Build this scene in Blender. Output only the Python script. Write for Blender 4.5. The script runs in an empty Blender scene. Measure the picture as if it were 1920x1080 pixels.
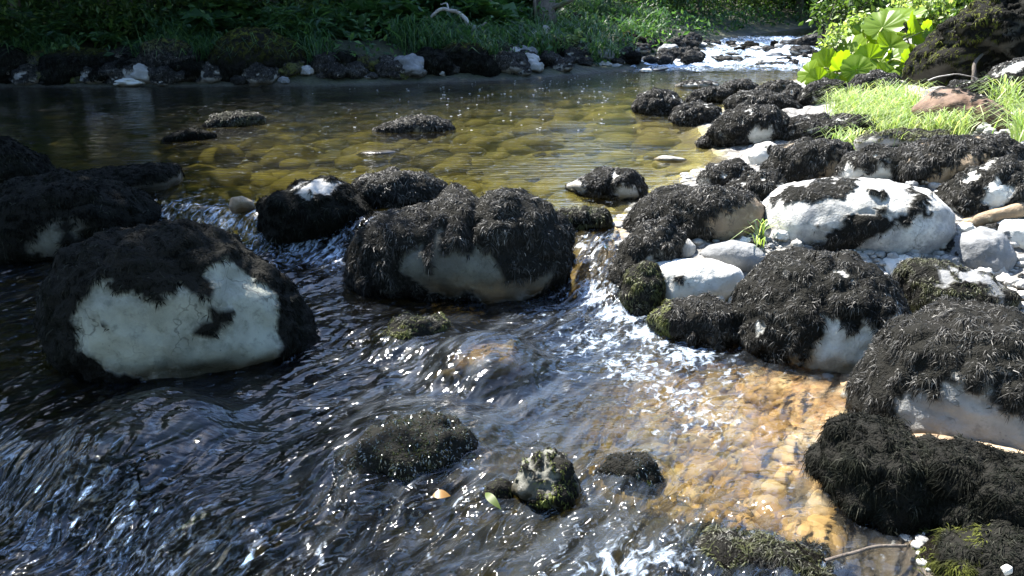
import bpy, bmesh, math, random
import numpy as np
from mathutils import Vector, Matrix
random.seed(7)
RNG = np.random.default_rng(11)
C = bpy.context.scene.collection
sc = bpy.context.scene

# ------------------------------------------------------------------ camera
CAM = np.array((0., 0., 1.4)); FPX = 1507.0; PITCH = math.radians(20.4)
cp, sp = math.cos(PITCH), math.sin(PITCH)
FWD = np.array((0, cp, -sp)); RGT = np.array((1., 0, 0)); UPV = np.array((0, sp, cp))
cam = bpy.data.cameras.new('camera'); co = bpy.data.objects.new('camera', cam); C.objects.link(co)
co.location = CAM; co.rotation_euler = (math.radians(90) - PITCH, 0, 0)
cam.lens = 36 * FPX / 1920; cam.sensor_width = 36; cam.clip_end = 500; cam.clip_start = 0.05
sc.camera = co

# ------------------------------------------------------------------ noise
_r = np.random.default_rng(3)
PERM = _r.permutation(256); PERM = np.concatenate([PERM, PERM])
_g = _r.normal(size=(256, 3)); GRAD = _g / np.linalg.norm(_g, axis=1)[:, None]
def pn(p):
    p = np.asarray(p, float); i = np.floor(p).astype(int); f = p - i; i &= 255
    u = f * f * f * (f * (f * 6 - 15) + 10); r = 0
    for dx in (0, 1):
        wx = u[:, 0] if dx else 1 - u[:, 0]; a = PERM[(i[:, 0] + dx) & 255]
        for dy in (0, 1):
            wy = u[:, 1] if dy else 1 - u[:, 1]; b = PERM[a + ((i[:, 1] + dy) & 255)]
            for dz in (0, 1):
                wz = u[:, 2] if dz else 1 - u[:, 2]
                g = GRAD[PERM[b + ((i[:, 2] + dz) & 255)]]
                r = r + wx * wy * wz * (g[:, 0] * (f[:, 0] - dx) + g[:, 1] * (f[:, 1] - dy) + g[:, 2] * (f[:, 2] - dz))
    return r * 1.6
def fbm(p, o=4, gain=.5):
    a = 1; s = 0; q = np.array(p, float)
    for k in range(o):
        s = s + a * pn(q + 17.3 * k); q = q * 2.03; a *= gain
    return s
def sst(a, b, x):
    t = np.clip((x - a) / (b - a), 0, 1); return t * t * (3 - 2 * t)
def ip(x, xs, ys): return np.interp(x, xs, ys)

# ------------------------------------------------------------------ lie of the land
RS = [(1.0, -4), (.95, 1.0), (1.1, 1.9), (1.3, 2.6), (1.15, 3.1), (.55, 3.55), (.55, 4.3), (.95, 5.0), (1.55, 6), (1.75, 7.6), (2.6, 9.5), (4.2, 12), (6.2, 15), (9, 19), (16, 23), (30, 26)]
LS = [(30, 33), (14, 27.5), (9, 24), (5.6, 19.2), (3.9, 16.0), (1.8, 13), (0, 11.6), (-2.3, 10.9), (-6.6, 10.75), (-8, 9.5), (-6.7, 7.5), (-5.6, 6), (-4.9, 4.5), (-4.8, 2), (-5.2, -4)]
RIV = np.array(RS + LS)
def sdf(x, y):
    d = np.full(x.shape, 1e9); ins = np.zeros(x.shape, bool); n = len(RIV)
    for k in range(n):
        ax, ay = RIV[k]; bx, by = RIV[(k + 1) % n]; ex, ey = bx - ax, by - ay
        t = np.clip(((x - ax) * ex + (y - ay) * ey) / (ex * ex + ey * ey), 0, 1)
        d = np.minimum(d, (x - ax - t * ex) ** 2 + (y - ay - t * ey) ** 2)
        if ay != by:
            c = ((ay > y) != (by > y)) & (x < ex * (y - ay) / ey + ax); ins ^= c
    return np.where(ins, -1, 1) * np.sqrt(d)
def wlevel(x, y):
    yd = ip(x, [-6, -2.5, -1.5, -.5, .3, .6, 2], [5.0, 4.9, 4.5, 4.4, 4.2, 4.1, 4.1]); wd = ip(x, [-1.5, .2, .5], [.3, .35, .75])
    z = .2 * sst(0, 1, (y - yd + wd) / wd)
    z = z + .24 * sst(13.2, 17.5, y)
    d = 2.3 - .61 * (x + 1.5) - y
    return z - .12 * sst(-.02, .3, d) * sst(-.3, -.8, x)
def is_left(x, y):
    xc = ip(y, [9, 10, 12, 14, 17, 20, 24, 28], [-40, 1, 2.3, 3.9, 6, 7.8, 13, 40]); return (x < xc) | (x < -4.6)
def terrain(x, y):
    s = sdf(x, y); w = wlevel(x, y); lower = y < 4.3
    D = np.where(lower, ip(x - .25 * (y - 2.6), [-1.6, -.5, .15, .55, 1], [.7, .65, .55, .24, .15]), ip(x, [-5, -1, 1], [.42, .3, .2]))
    D = np.where(y > 13, .2, D)
    bed = w - D * (1 - np.exp(np.minimum(s, 0) / .35))
    sp_ = np.maximum(s, 0)
    left = is_left(x, y)
    near_l = sst(13.5, 11.5, y)
    hl = np.where(sp_ < 3, sp_ * (.24 + .2 * near_l), 3 * (.24 + .2 * near_l) + (sp_ - 3) * .3)
    hr = .17 * sp_ + .06 * np.maximum(sp_ - 4, 0)
    h = np.where(left, hl, hr)
    P = np.stack([x, y, 0 * x], -1).reshape(-1, 3)
    nz = (.05 * fbm(P * 1.3, 3) + .025 * fbm(P * 6 + 9, 3)).reshape(x.shape) * np.where(s < 0, .6, np.clip(.5 + sp_ * .5, 0, 2.5))
    return bed + h + nz
def toz(P):   # optical depth
    return (np.asarray(P) - CAM) @ FWD
def proj(P):
    d = np.asarray(P) - CAM; z = d @ FWD
    return 960 + FPX * (d @ RGT) / z, 540 - FPX * (d @ UPV) / z
def rdir(px, py): return FWD + RGT * ((px - 960) / FPX) + UPV * ((540 - py) / FPX)
def ray(px, py, zd): return CAM + rdir(px, py) * zd
_T = np.concatenate([np.arange(1, 12, .01), np.arange(12, 60, .05)])
def hit(px, py, under=False):
    P = CAM + rdir(px, py)[None] * _T[:, None]
    h = terrain(P[:, 0], P[:, 1])
    if not under: h = np.maximum(h, np.where(sdf(P[:, 0], P[:, 1]) < .4, wlevel(P[:, 0], P[:, 1]), -9))
    k = np.argmax(P[:, 2] < h)
    if k == 0: k = len(_T) - 1
    return P[k]

# ------------------------------------------------------------------ mesh helpers
def mesh_np(name, V, loops, starts, totals, mat, parent=None, attrs=None, smooth=False):
    me = bpy.data.meshes.new(name)
    me.vertices.add(len(V)); me.vertices.foreach_set('co', np.asarray(V, np.float32).ravel())
    me.loops.add(len(loops)); me.loops.foreach_set('vertex_index', np.asarray(loops, np.int32))
    me.polygons.add(len(starts)); me.polygons.foreach_set('loop_start', np.asarray(starts, np.int32))
    try: me.polygons.foreach_set('loop_total', np.asarray(totals, np.int32))
    except Exception: pass
    me.update(calc_edges=True)
    me.polygons.foreach_set('use_smooth', np.full(len(starts), smooth, bool))
    for k, v in (attrs or {}).items():
        a = me.attributes.new(k, 'FLOAT', 'POINT'); a.data.foreach_set('value', np.asarray(v, np.float32))
    o = bpy.data.objects.new(name, me); C.objects.link(o)
    if mat: me.materials.append(mat)
    if parent: o.parent = parent
    return o
def mesh_q(name, V, F, mat, parent=None, attrs=None, smooth=False):
    F = np.asarray(F); n, k = F.shape
    return mesh_np(name, V, F.ravel(), np.arange(n) * k, np.full(n, k), mat, parent, attrs, smooth)
def tag(o, label=None, cat=None, group=None, kind=None):
    for k, v in (('label', label), ('category', cat), ('group', group), ('kind', kind)):
        if v: o[k] = v
    return o
def grid_faces(nr, nc):
    a = (np.arange(nr - 1)[:, None] * nc + np.arange(nc - 1)[None]).ravel()
    return np.stack([a, a + 1, a + nc + 1, a + nc], 1)
_ico = {}
def ico(s):
    if s not in _ico:
        bm = bmesh.new(); bmesh.ops.create_icosphere(bm, subdivisions=s, radius=1)
        V = np.array([v.co[:] for v in bm.verts]); F = np.array([[v.index for v in f.verts] for f in bm.faces]); bm.free(); _ico[s] = (V, F)
    return _ico[s]
def vnormals(V, F):
    n = np.cross(V[F[:, 1]] - V[F[:, 0]], V[F[:, 2]] - V[F[:, 0]]); N = np.zeros_like(V)
    for k in range(3): np.add.at(N, F[:, k], n)
    return N / (np.linalg.norm(N, axis=1)[:, None] + 1e-12)
def inpoly(x, y, poly):
    ins = np.zeros(x.shape, bool); n = len(poly)
    for k in range(n):
        ax, ay = poly[k]; bx, by = poly[(k + 1) % n]
        if ay != by: ins ^= ((ay > y) != (by > y)) & (x < (bx - ax) * (y - ay) / (by - ay) + ax)
    return ins
def tubes(paths, seg=7):
    """paths: list of (points Nx3, radii N) -> V, F"""
    Vs, Fs, off = [], [], 0
    for P, R in paths:
        P = np.asarray(P, float); n = len(P); R = np.broadcast_to(R, n)
        T = np.gradient(P, axis=0); T /= np.linalg.norm(T, axis=1)[:, None] + 1e-9
        a = np.array((.3, .5, .81)); A = np.cross(T, a); A /= np.linalg.norm(A, axis=1)[:, None] + 1e-9; B = np.cross(T, A)
        th = np.arange(seg) * 2 * np.pi / seg
        V = P[:, None] + R[:, None, None] * (np.cos(th)[None, :, None] * A[:, None] + np.sin(th)[None, :, None] * B[:, None])
        i = np.arange(n - 1)[:, None] * seg; j = np.arange(seg)[None]; jn = (j + 1) % seg
        Fs.append(np.stack([i + j, i + jn, i + seg + jn, i + seg + j], -1).reshape(-1, 4) + off); Vs.append(V.reshape(-1, 3)); off += n * seg
    return np.concatenate(Vs), np.concatenate(Fs)
def smooth_path(P, n=24, wob=0):
    P = np.asarray(P, float); t = np.linspace(0, len(P) - 1, n); Q = []
    for u in t:
        i = min(int(u), len(P) - 2); f = u - i; p0 = P[max(i - 1, 0)]; p1 = P[i]; p2 = P[i + 1]; p3 = P[min(i + 2, len(P) - 1)]
        Q.append(.5 * (2 * p1 + (p2 - p0) * f + (2 * p0 - 5 * p1 + 4 * p2 - p3) * f * f + (3 * p1 - p0 - 3 * p2 + p3) * f ** 3))
    Q = np.array(Q)
    if wob: Q += wob * np.stack([pn(Q * 9 + k * 31) for k in range(3)], 1)
    return Q

# ------------------------------------------------------------------ materials
def mat(name):
    m = bpy.data.materials.new(name); m.use_nodes = True; nt = m.node_tree; nt.nodes.clear()
    return m, nt
class N:
    def __init__(s, nt): s.nt = nt
    def __call__(s, t, **kw):
        n = s.nt.nodes.new(t)
        for k, v in kw.items():
            if k.startswith('i_'):
                key = k[2:]; key = int(key) if key.isdigit() else key.replace('_', ' ')
                s.set(n.inputs[key], v)
            else: setattr(n, k, v)
        return n
    def set(s, inp, v):
        if isinstance(v, bpy.types.NodeSocket): s.nt.links.new(v, inp)
        elif isinstance(v, tuple) and len(v) == 3 and inp.type == 'RGBA': inp.default_value = (*v, 1)
        else: inp.default_value = v
    def mix(s, f, a, b, mode='MIX'):
        n = s.nt.nodes.new('ShaderNodeMix'); n.data_type = 'RGBA'; n.blend_type = mode
        s.set(n.inputs[0], f); s.set(n.inputs[6], a); s.set(n.inputs[7], b); return n.outputs[2]
    def math(s, op, a, b=0., c=None, clamp=False):
        n = s.nt.nodes.new('ShaderNodeMath'); n.operation = op; n.use_clamp = clamp
        s.set(n.inputs[0], a); s.set(n.inputs[1], b)
        if c is not None: s.set(n.inputs[2], c)
        return n.outputs[0]
    def ramp(s, f, stops):
        n = s.nt.nodes.new('ShaderNodeValToRGB'); e = n.color_ramp.elements
        while len(e) < len(stops): e.new(.5)
        for q, (p, c) in zip(e, stops): q.position = p; q.color = (*c, 1) if len(c) == 3 else c
        s.set(n.inputs[0], f); return n.outputs[0]
    def noise(s, vec, scale, detail=3, rough=.55, dist=0):
        n = s('ShaderNodeTexNoise', i_Scale=scale, i_Detail=detail, i_Roughness=rough, i_Distortion=dist); s.set(n.inputs['Vector'], vec); return n.outputs['Fac']
    def attr(s, name): return s('ShaderNodeAttribute', attribute_name=name).outputs['Fac']
    def out(s, sh, vol=None):
        o = s('ShaderNodeOutputMaterial'); s.nt.links.new(sh, o.inputs['Surface'])
def sm(x, n, a, b):   # smooth map range
    m = n('ShaderNodeMapRange'); m.interpolation_type = 'SMOOTHSTEP'; n.set(m.inputs['Value'], x); m.inputs['From Min'].default_value = a; m.inputs['From Max'].default_value = b
    return m.outputs['Result']

def rock_mat(name, c1, c2, c3, tan=(.22, .135, .06), mossc=(.0125, .0122, .0105)):
    m, nt = mat(name); n = N(nt)
    pos = n('ShaderNodeNewGeometry').outputs['Position']
    a = n.noise(pos, 4.5, 6, .65); b = n.noise(pos, 22, 5, .7); c = n.noise(pos, 90, 3, .6)
    col = n.mix(sm(a, n, .38, .62), c1, c2)
    col = n.mix(n.math('MULTIPLY', sm(b, n, .5, .72), .75), col, c3)
    vor = n('ShaderNodeTexVoronoi', i_Scale=55.); n.set(vor.inputs['Vector'], pos)
    spot = n.math('MULTIPLY', sm(vor.outputs['Distance'], n, .22, .12), sm(n.noise(pos, 6, 2), n, .55, .68))
    col = n.mix(n.math('MULTIPLY', spot, .8), col, (.05, .05, .045))
    tn = n.math('MULTIPLY', n.attr('tan'), sm(n.noise(pos, 13, 4), n, .2, .6))
    col = n.mix(tn, col, tan)
    lich = n.math('MULTIPLY', sm(n.noise(pos, 2.6, 4, .6), n, .5, .62), .55)
    col = n.mix(lich, col, c3)
    cv = n('ShaderNodeTexVoronoi', i_Scale=4.5, feature='DISTANCE_TO_EDGE'); n.set(cv.inputs['Vector'], n.mix(.35, pos, n('ShaderNodeTexNoise', i_Scale=5., i_Detail=4.).outputs['Color'], 'ADD'))
    crack = n.math('MULTIPLY', sm(cv.outputs['Distance'], n, .018, .0), sm(n.noise(pos, 3.3, 2), n, .5, .62))
    col = n.mix(n.math('MULTIPLY', crack, .7), col, (.05, .048, .04))
    col = n.mix(n.math('MULTIPLY', n.attr('fringe'), sm(n.noise(pos, 34, 4, .7), n, .35, .6)), col, (.045, .043, .034))
    col = n.mix(n.attr('moss'), col, mossc)
    wet = n.attr('wet')
    col = n.mix(wet, col, n.mix(1., col, (.36, .32, .26), 'MULTIPLY'))
    h = n.math('ADD', n.math('MULTIPLY', b, .6), n.math('MULTIPLY', c, .4))
    h = n.math('ADD', h, n.math('MULTIPLY', n.math('MULTIPLY', n.attr('moss'), n.noise(pos, 60, 3, .7)), 2.5))
    bp = n('ShaderNodeBump', i_Strength=.6, i_Distance=.014); n.set(bp.inputs['Height'], h)
    p = n('ShaderNodeBsdfPrincipled'); n.set(p.inputs['Base Color'], col)
    n.set(p.inputs['Specular IOR Level'], n.math('MULTIPLY_ADD', n.attr('moss'), -.36, .4)); n.set(p.inputs['Roughness'], n.math('SUBTRACT', .82, n.math('MULTIPLY', wet, .55))); n.set(p.inputs['Normal'], bp.outputs[0])
    n.out(p.outputs[0]); return m
M = {}
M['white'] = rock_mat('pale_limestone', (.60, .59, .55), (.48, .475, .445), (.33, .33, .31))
M['shadewhite'] = rock_mat('shaded_greenish_limestone', (.27, .275, .225), (.19, .195, .16), (.10, .104, .085))  # greenish white stone with shade put into its colour
M['dull'] = rock_mat('dull_streaked_limestone', (.11, .11, .09), (.07, .07, .06), (.04, .04, .036))
M['shade_mottled'] = rock_mat('shade_mottled_limestone', (.50, .49, .46), (.20, .205, .21), (.105, .11, .105))  # grey blotches paint in the shaded side of the big white boulder
M['grey'] = rock_mat('grey_limestone', (.17, .175, .18), (.11, .115, .12), (.24, .24, .24))
M['pale'] = rock_mat('light_grey_limestone', (.36, .35, .33), (.25, .25, .24), (.17, .17, .165))
M['dark'] = rock_mat('dark_stone', (.065, .062, .055), (.035, .034, .03), (.12, .115, .10))
M['brown'] = rock_mat('brown_stone', (.13, .075, .045), (.075, .045, .03), (.2, .13, .085))
M['tan'] = rock_mat('tan_stone', (.26, .19, .12), (.17, .12, .075), (.36, .29, .2))
M['gold'] = rock_mat('algae_covered_stone', (.34, .19, .07), (.2, .12, .045), (.4, .3, .16))

def moss_mat(name, stops, gcol=(.085, .095, .018), rough=.55, spec=.18):
    m, nt = mat(name); n = N(nt)
    g = n('ShaderNodeNewGeometry')
    col = n.ramp(g.outputs['Random Per Island'], stops)
    big = n.noise(g.outputs['Position'], 7, 3)
    col = n.mix(sm(big, n, .6, .42), col, n.mix(1., col, (.36, .36, .36), 'MULTIPLY'))
    col = n.mix(n.math('MULTIPLY', n.attr('green'), sm(n.noise(g.outputs['Position'], 11, 2), n, .35, .6)), col, gcol)
    p = n('ShaderNodeBsdfPrincipled', i_Roughness=rough); n.set(p.inputs['Base Color'], col); p.inputs['Specular IOR Level'].default_value = spec
    n.out(p.outputs[0]); return m
M['moss'] = moss_mat('dark_river_moss', [(0, (.004, .005, .004)), (.45, (.026, .0255, .023)), (.78, (.058, .056, .051)), (.96, (.10, .096, .088)), (.985, (.19, .18, .165)), (1, (.36, .34, .31))], rough=.52, spec=.18)
M['wmoss'] = moss_mat('shaded_river_moss', [(0, (.002, .003, .002)), (.5, (.006, .007, .005)), (.9, (.016, .017, .012)), (1, (.05, .05, .04))], rough=.7, spec=.05)  # river moss darkened in colour to stand in for shade
M['film'] = moss_mat('water_filmed_moss', [(0, (.003, .004, .002)), (.6, (.009, .011, .006)), (1, (.03, .03, .02))], (.022, .026, .005), .15, .9)
M['gmoss'] = moss_mat('green_moss', [(0, (.02, .03, .008)), (.5, (.06, .08, .015)), (.9, (.13, .15, .03)), (1, (.2, .2, .06))])

def leaf_mat(name, stops, trans=.45, rough=.45, tcol=None):
    m, nt = mat(name); n = N(nt)
    g = n('ShaderNodeNewGeometry')
    col = n.ramp(g.outputs['Random Per Island'], stops)
    p = n('ShaderNodeBsdfPrincipled', i_Roughness=rough); n.set(p.inputs['Base Color'], col); p.inputs['Specular IOR Level'].default_value = .35
    t = n('ShaderNodeBsdfTranslucent'); n.set(t.inputs['Color'], n.mix(1., col, tcol or (1.5, 1.6, .6), 'MULTIPLY'))
    x = n('ShaderNodeMixShader', i_Fac=trans); nt.links.new(p.outputs[0], x.inputs[1]); nt.links.new(t.outputs[0], x.inputs[2])
    n.out(x.outputs[0]); return m
M['leaf'] = leaf_mat('tree_leaves', [(0, (.022, .045, .014)), (.5, (.045, .085, .022)), (1, (.085, .13, .03))])
M['under'] = leaf_mat('undergrowth_leaves', [(0, (.018, .048, .024)), (.5, (.045, .10, .042)), (1, (.09, .17, .055))])
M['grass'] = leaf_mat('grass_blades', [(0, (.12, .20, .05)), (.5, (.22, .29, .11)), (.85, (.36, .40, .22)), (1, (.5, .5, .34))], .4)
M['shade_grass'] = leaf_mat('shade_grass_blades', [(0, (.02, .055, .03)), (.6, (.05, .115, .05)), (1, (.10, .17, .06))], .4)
M['big'] = leaf_mat('butterbur_leaf', [(0, (.10, .17, .018)), (.5, (.14, .22, .02)), (1, (.19, .26, .03))], .55, .35, (1.7, 1.75, .35))
M['petiole'] = leaf_mat('butterbur_stalk', [(0, (.25, .28, .10)), (1, (.35, .36, .16))], .2)
M['litter'] = leaf_mat('fallen_leaf_yellow', [(0, (.26, .14, .04)), (1, (.26, .14, .04))], .4, .4, (1.2, 1.1, .6))
M['litter2'] = leaf_mat('fallen_leaf_green', [(0, (.08, .11, .025)), (1, (.08, .11, .025))], .4, .4, (1.2, 1.1, .6))
def bark_mat(name, a, b, c):
    m, nt = mat(name); n = N(nt); tc = n('ShaderNodeTexCoord')
    mp = n('ShaderNodeMapping'); mp.inputs['Scale'].default_value = (6, 6, 1.5); nt.links.new(tc.outputs['Object'], mp.inputs[0])
    f = n.noise(mp.outputs[0], 3, 6, .7); f2 = n.noise(tc.outputs['Object'], 4, 3)
    col = n.mix(sm(f2, n, .5, .65), n.mix(sm(f, n, .35, .65), a, b), c)
    bp = n('ShaderNodeBump', i_Strength=.8, i_Distance=.02); n.set(bp.inputs['Height'], f)
    p = n('ShaderNodeBsdfPrincipled', i_Roughness=.85); n.set(p.inputs['Base Color'], col); nt.links.new(bp.outputs[0], p.inputs['Normal']); n.out(p.outputs[0]); return m
M['bark'] = bark_mat('mossy_bark', (.05, .04, .03), (.11, .095, .075), (.05, .07, .02))
M['dead'] = bark_mat('bleached_wood', (.30, .28, .27), (.42, .40, .38), (.2, .18, .16))
M['twig'] = bark_mat('brown_twig', (.06, .045, .035), (.12, .1, .08), (.09, .08, .06))

def ground_mat():
    m, nt = mat('river_bed_and_bank'); n = N(nt)
    pos = n('ShaderNodeNewGeometry').outputs['Position']
    land = n.attr('land'); pool = n.attr('pool'); veg = n.attr('veg')
    v = n('ShaderNodeTexVoronoi', i_Scale=6.); v.inputs['Randomness'].default_value = 1.
    wp = n.mix(.22, pos, n('ShaderNodeTexNoise', i_Scale=6.).outputs['Color'], 'ADD'); n.set(v.inputs['Vector'], wp)
    sep = n('ShaderNodeSeparateColor'); nt.links.new(v.outputs['Color'], sep.inputs[0])
    v3 = n('ShaderNodeTexVoronoi', i_Scale=17.); n.set(v3.inputs['Vector'], n.mix(.08, pos, n('ShaderNodeTexNoise', i_Scale=9.).outputs['Color'], 'ADD')); s3 = n('ShaderNodeSeparateColor'); nt.links.new(v3.outputs['Color'], s3.inputs[0])
    v2 = n('ShaderNodeTexVoronoi', i_Scale=34.); n.set(v2.inputs['Vector'], wp)
    s2 = n('ShaderNodeSeparateColor'); nt.links.new(v2.outputs['Color'], s2.inputs[0])
    low = n.ramp(s3.outputs[0], [(0, (.12, .06, .02)), (.35, (.36, .20, .075)), (.7, (.52, .34, .16)), (1, (.64, .54, .38))])
    low = n.mix(.45, low, n.ramp(s2.outputs[0], [(0, (.22, .09, .02)), (.5, (.55, .30, .09)), (1, (.7, .5, .25))]))
    deep = n.ramp(sep.outputs[0], [(0, (.045, .038, .009)), (.4, (.125, .105, .021)), (.75, (.24, .20, .045)), (1, (.33, .29, .085))])
    deep = n.mix(.3, deep, n.ramp(s2.outputs[0], [(0, (.04, .035, .008)), (1, (.3, .25, .06))]))
    bed = n.mix(pool, low, deep)
    bed = n.mix(n.math('MULTIPLY', sm(n.mix(pool, v3.outputs['Distance'], v.outputs['Distance']), n, .42, .8), .8), bed, (.05, .035, .015))
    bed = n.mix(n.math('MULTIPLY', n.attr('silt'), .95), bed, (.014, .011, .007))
    grav = n.ramp(s2.outputs[0], [(0, (.05, .045, .04)), (.5, (.12, .115, .105)), (1, (.26, .25, .235))])
    soil = n.ramp(n.noise(pos, 5, 5), [(.3, (.012, .014, .007)), (.6, (.03, .035, .013)), (.8, (.045, .05, .02))])
    col = n.mix(land, bed, n.mix(veg, grav, soil))
    h = n.math('ADD', n.math('MULTIPLY', v3.outputs['Distance'], -.5), n.math('MULTIPLY', v2.outputs['Distance'], -.25))
    bp = n('ShaderNodeBump', i_Strength=.8, i_Distance=.03); n.set(bp.inputs['Height'], h)
    p = n('ShaderNodeBsdfPrincipled', i_Roughness=.8); n.set(p.inputs['Base Color'], col); nt.links.new(bp.outputs[0], p.inputs['Normal'])
    n.out(p.outputs[0]); return m
M['ground'] = ground_mat()

def water_mat():
    m, nt = mat('peaty_river_water'); n = N(nt)
    pos = n('ShaderNodeNewGeometry').outputs['Position']
    chop = n.attr('chop'); foam = n.attr('foam'); depth = n.attr('depth')
    def mp(rz, s, vec=pos):
        r = n('ShaderNodeVectorRotate', rotation_type='Z_AXIS', i_Angle=rz); nt.links.new(vec, r.inputs['Vector'])
        q = n('ShaderNodeMapping'); q.inputs['Scale'].default_value = s; nt.links.new(r.outputs[0], q.inputs[0]); return q.outputs[0]
    warp = n.mix(.16, pos, n('ShaderNodeTexNoise', i_Scale=2.6, i_Detail=3.).outputs['Color'], 'ADD')
    f1 = n.noise(mp(-.95, (.65, 1.4, 1), warp), 6.5, 1.8, .5, .8)
    f2 = n.noise(mp(-.8, (.8, 1.3, 1), warp), 18, 1.2, .5, .5)
    calm = n.noise(mp(0, (.38, 2.0, 1)), 8, 3, .55)
    hh = n.math('ADD', n.math('MULTIPLY', f1, .84), n.math('MULTIPLY', f2, .16))
    b1 = n('ShaderNodeBump', i_Distance=.33); n.set(b1.inputs['Height'], hh); n.set(b1.inputs['Strength'], n.math('MULTIPLY', chop, 1.0))
    b2 = n('ShaderNodeBump', i_Distance=.03); n.set(b2.inputs['Strength'], n.math('MULTIPLY_ADD', sm(n.noise(pos, 1.1, 3), n, .38, .62), .5, .12)); n.set(b2.inputs['Height'], calm); nt.links.new(b1.outputs[0], b2.inputs['Normal'])
    nr = b2.outputs[0]
    gl = n('ShaderNodeBsdfGlossy', i_Roughness=.105, i_Color=(1., 1., 1.)); nt.links.new(nr, gl.inputs['Normal'])
    ext = n('ShaderNodeCombineColor')
    for k, q in enumerate((2.1, 2.1, 3.4)): n.set(ext.inputs[k], n.math('POWER', 2.718, n.math('MULTIPLY', depth, -q)))
    tr = n('ShaderNodeBsdfTransparent'); nt.links.new(ext.outputs[0], tr.inputs['Color'])
    fr = n('ShaderNodeFresnel', i_IOR=1.34); nt.links.new(nr, fr.inputs['Normal'])
    x = n('ShaderNodeMixShader'); rf = n('ShaderNodeBsdfRefraction', i_IOR=1.33); nt.links.new(ext.outputs[0], rf.inputs['Color']); nt.links.new(nr, rf.inputs['Normal']); n.set(rf.inputs['Roughness'], n.math('MULTIPLY', chop, .14))
    tm = n('ShaderNodeMixShader'); n.set(tm.inputs[0], n.math('MULTIPLY_ADD', chop, .55, .3)); nt.links.new(tr.outputs[0], tm.inputs[1]); nt.links.new(rf.outputs[0], tm.inputs[2])
    nt.links.new(fr.outputs[0], x.inputs[0]); nt.links.new(tm.outputs[0], x.inputs[1]); nt.links.new(gl.outputs[0], x.inputs[2])
    fm = n('ShaderNodeBsdfPrincipled', i_Base_Color=(.60, .72, .88), i_Roughness=.4)  # foam, tinted blue to pass for sky sheen where it is thin
    fn = n.noise(mp(-.95, (.8, 1.25, 1), warp), 24, 4, .62, 1.0)
    ff = n.math('ADD', fn, n.math('MULTIPLY', foam, .36))
    fac = n.math('MULTIPLY', sm(ff, n, .60, 1.0), .78)
    st = n.noise(mp(-.95, (.4, 1.8, 1), warp), 9, 4, .6, .5)
    fac = n.math('MAXIMUM', fac, n.math('MULTIPLY', n.attr('aer_sheen'), n.math('MULTIPLY_ADD', sm(st, n, .42, .68), .034, .006)))  # faint bubbles that also paint a bluish sky sheen on the water
    y = n('ShaderNodeMixShader'); n.set(y.inputs[0], fac); nt.links.new(x.outputs[0], y.inputs[1]); nt.links.new(fm.outputs[0], y.inputs[2])
    n.out(y.outputs[0]); return m
M['water'] = water_mat()
def simple(name, col, rough=.5):
    m, nt = mat(name); n = N(nt); pos = n('ShaderNodeNewGeometry').outputs['Position']
    c = n.mix(n.noise(pos, 30, 3), col, tuple(x * .7 for x in col))
    p = n('ShaderNodeBsdfPrincipled', i_Roughness=rough); n.set(p.inputs['Base Color'], c); n.out(p.outputs[0]); return m
M['fleck'] = simple('foam_fleck', (.8, .82, .82), .4)

# ------------------------------------------------------------------ terrain sheet
def fan(ys, umax, nc, off):
    u = np.linspace(-1, 1, nc); u = umax * (.55 * u + .45 * u ** 3)
    Y, U = np.meshgrid(ys, u, indexing='ij'); return U * (np.abs(Y) + off), Y
ys = np.concatenate([np.linspace(-1.5, .9, 12), np.geomspace(1.0, 30, 420), np.geomspace(31, 140, 24)])
X, Y = fan(ys, 1.5, 420, 2.0)
Z = terrain(X, Y); S = sdf(X, Y)
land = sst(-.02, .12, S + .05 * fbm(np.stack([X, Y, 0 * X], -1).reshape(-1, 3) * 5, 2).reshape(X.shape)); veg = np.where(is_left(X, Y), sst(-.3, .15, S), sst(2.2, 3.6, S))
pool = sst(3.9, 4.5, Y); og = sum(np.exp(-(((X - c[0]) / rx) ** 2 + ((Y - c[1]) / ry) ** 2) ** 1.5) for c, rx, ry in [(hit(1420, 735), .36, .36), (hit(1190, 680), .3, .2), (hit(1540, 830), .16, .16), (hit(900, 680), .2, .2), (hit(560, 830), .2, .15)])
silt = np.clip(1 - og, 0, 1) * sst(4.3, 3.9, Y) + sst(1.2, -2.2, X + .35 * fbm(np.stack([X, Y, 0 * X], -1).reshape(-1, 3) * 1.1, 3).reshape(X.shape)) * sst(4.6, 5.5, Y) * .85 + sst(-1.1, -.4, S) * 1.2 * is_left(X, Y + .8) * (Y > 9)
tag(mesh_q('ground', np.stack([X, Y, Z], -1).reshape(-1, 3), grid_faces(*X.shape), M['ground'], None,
     {'land': land.ravel(), 'veg': veg.ravel(), 'pool': pool.ravel(), 'silt': np.clip(silt, 0, 1).ravel()}, True), 'stony river bed and banks', None, None, 'structure')

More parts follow.
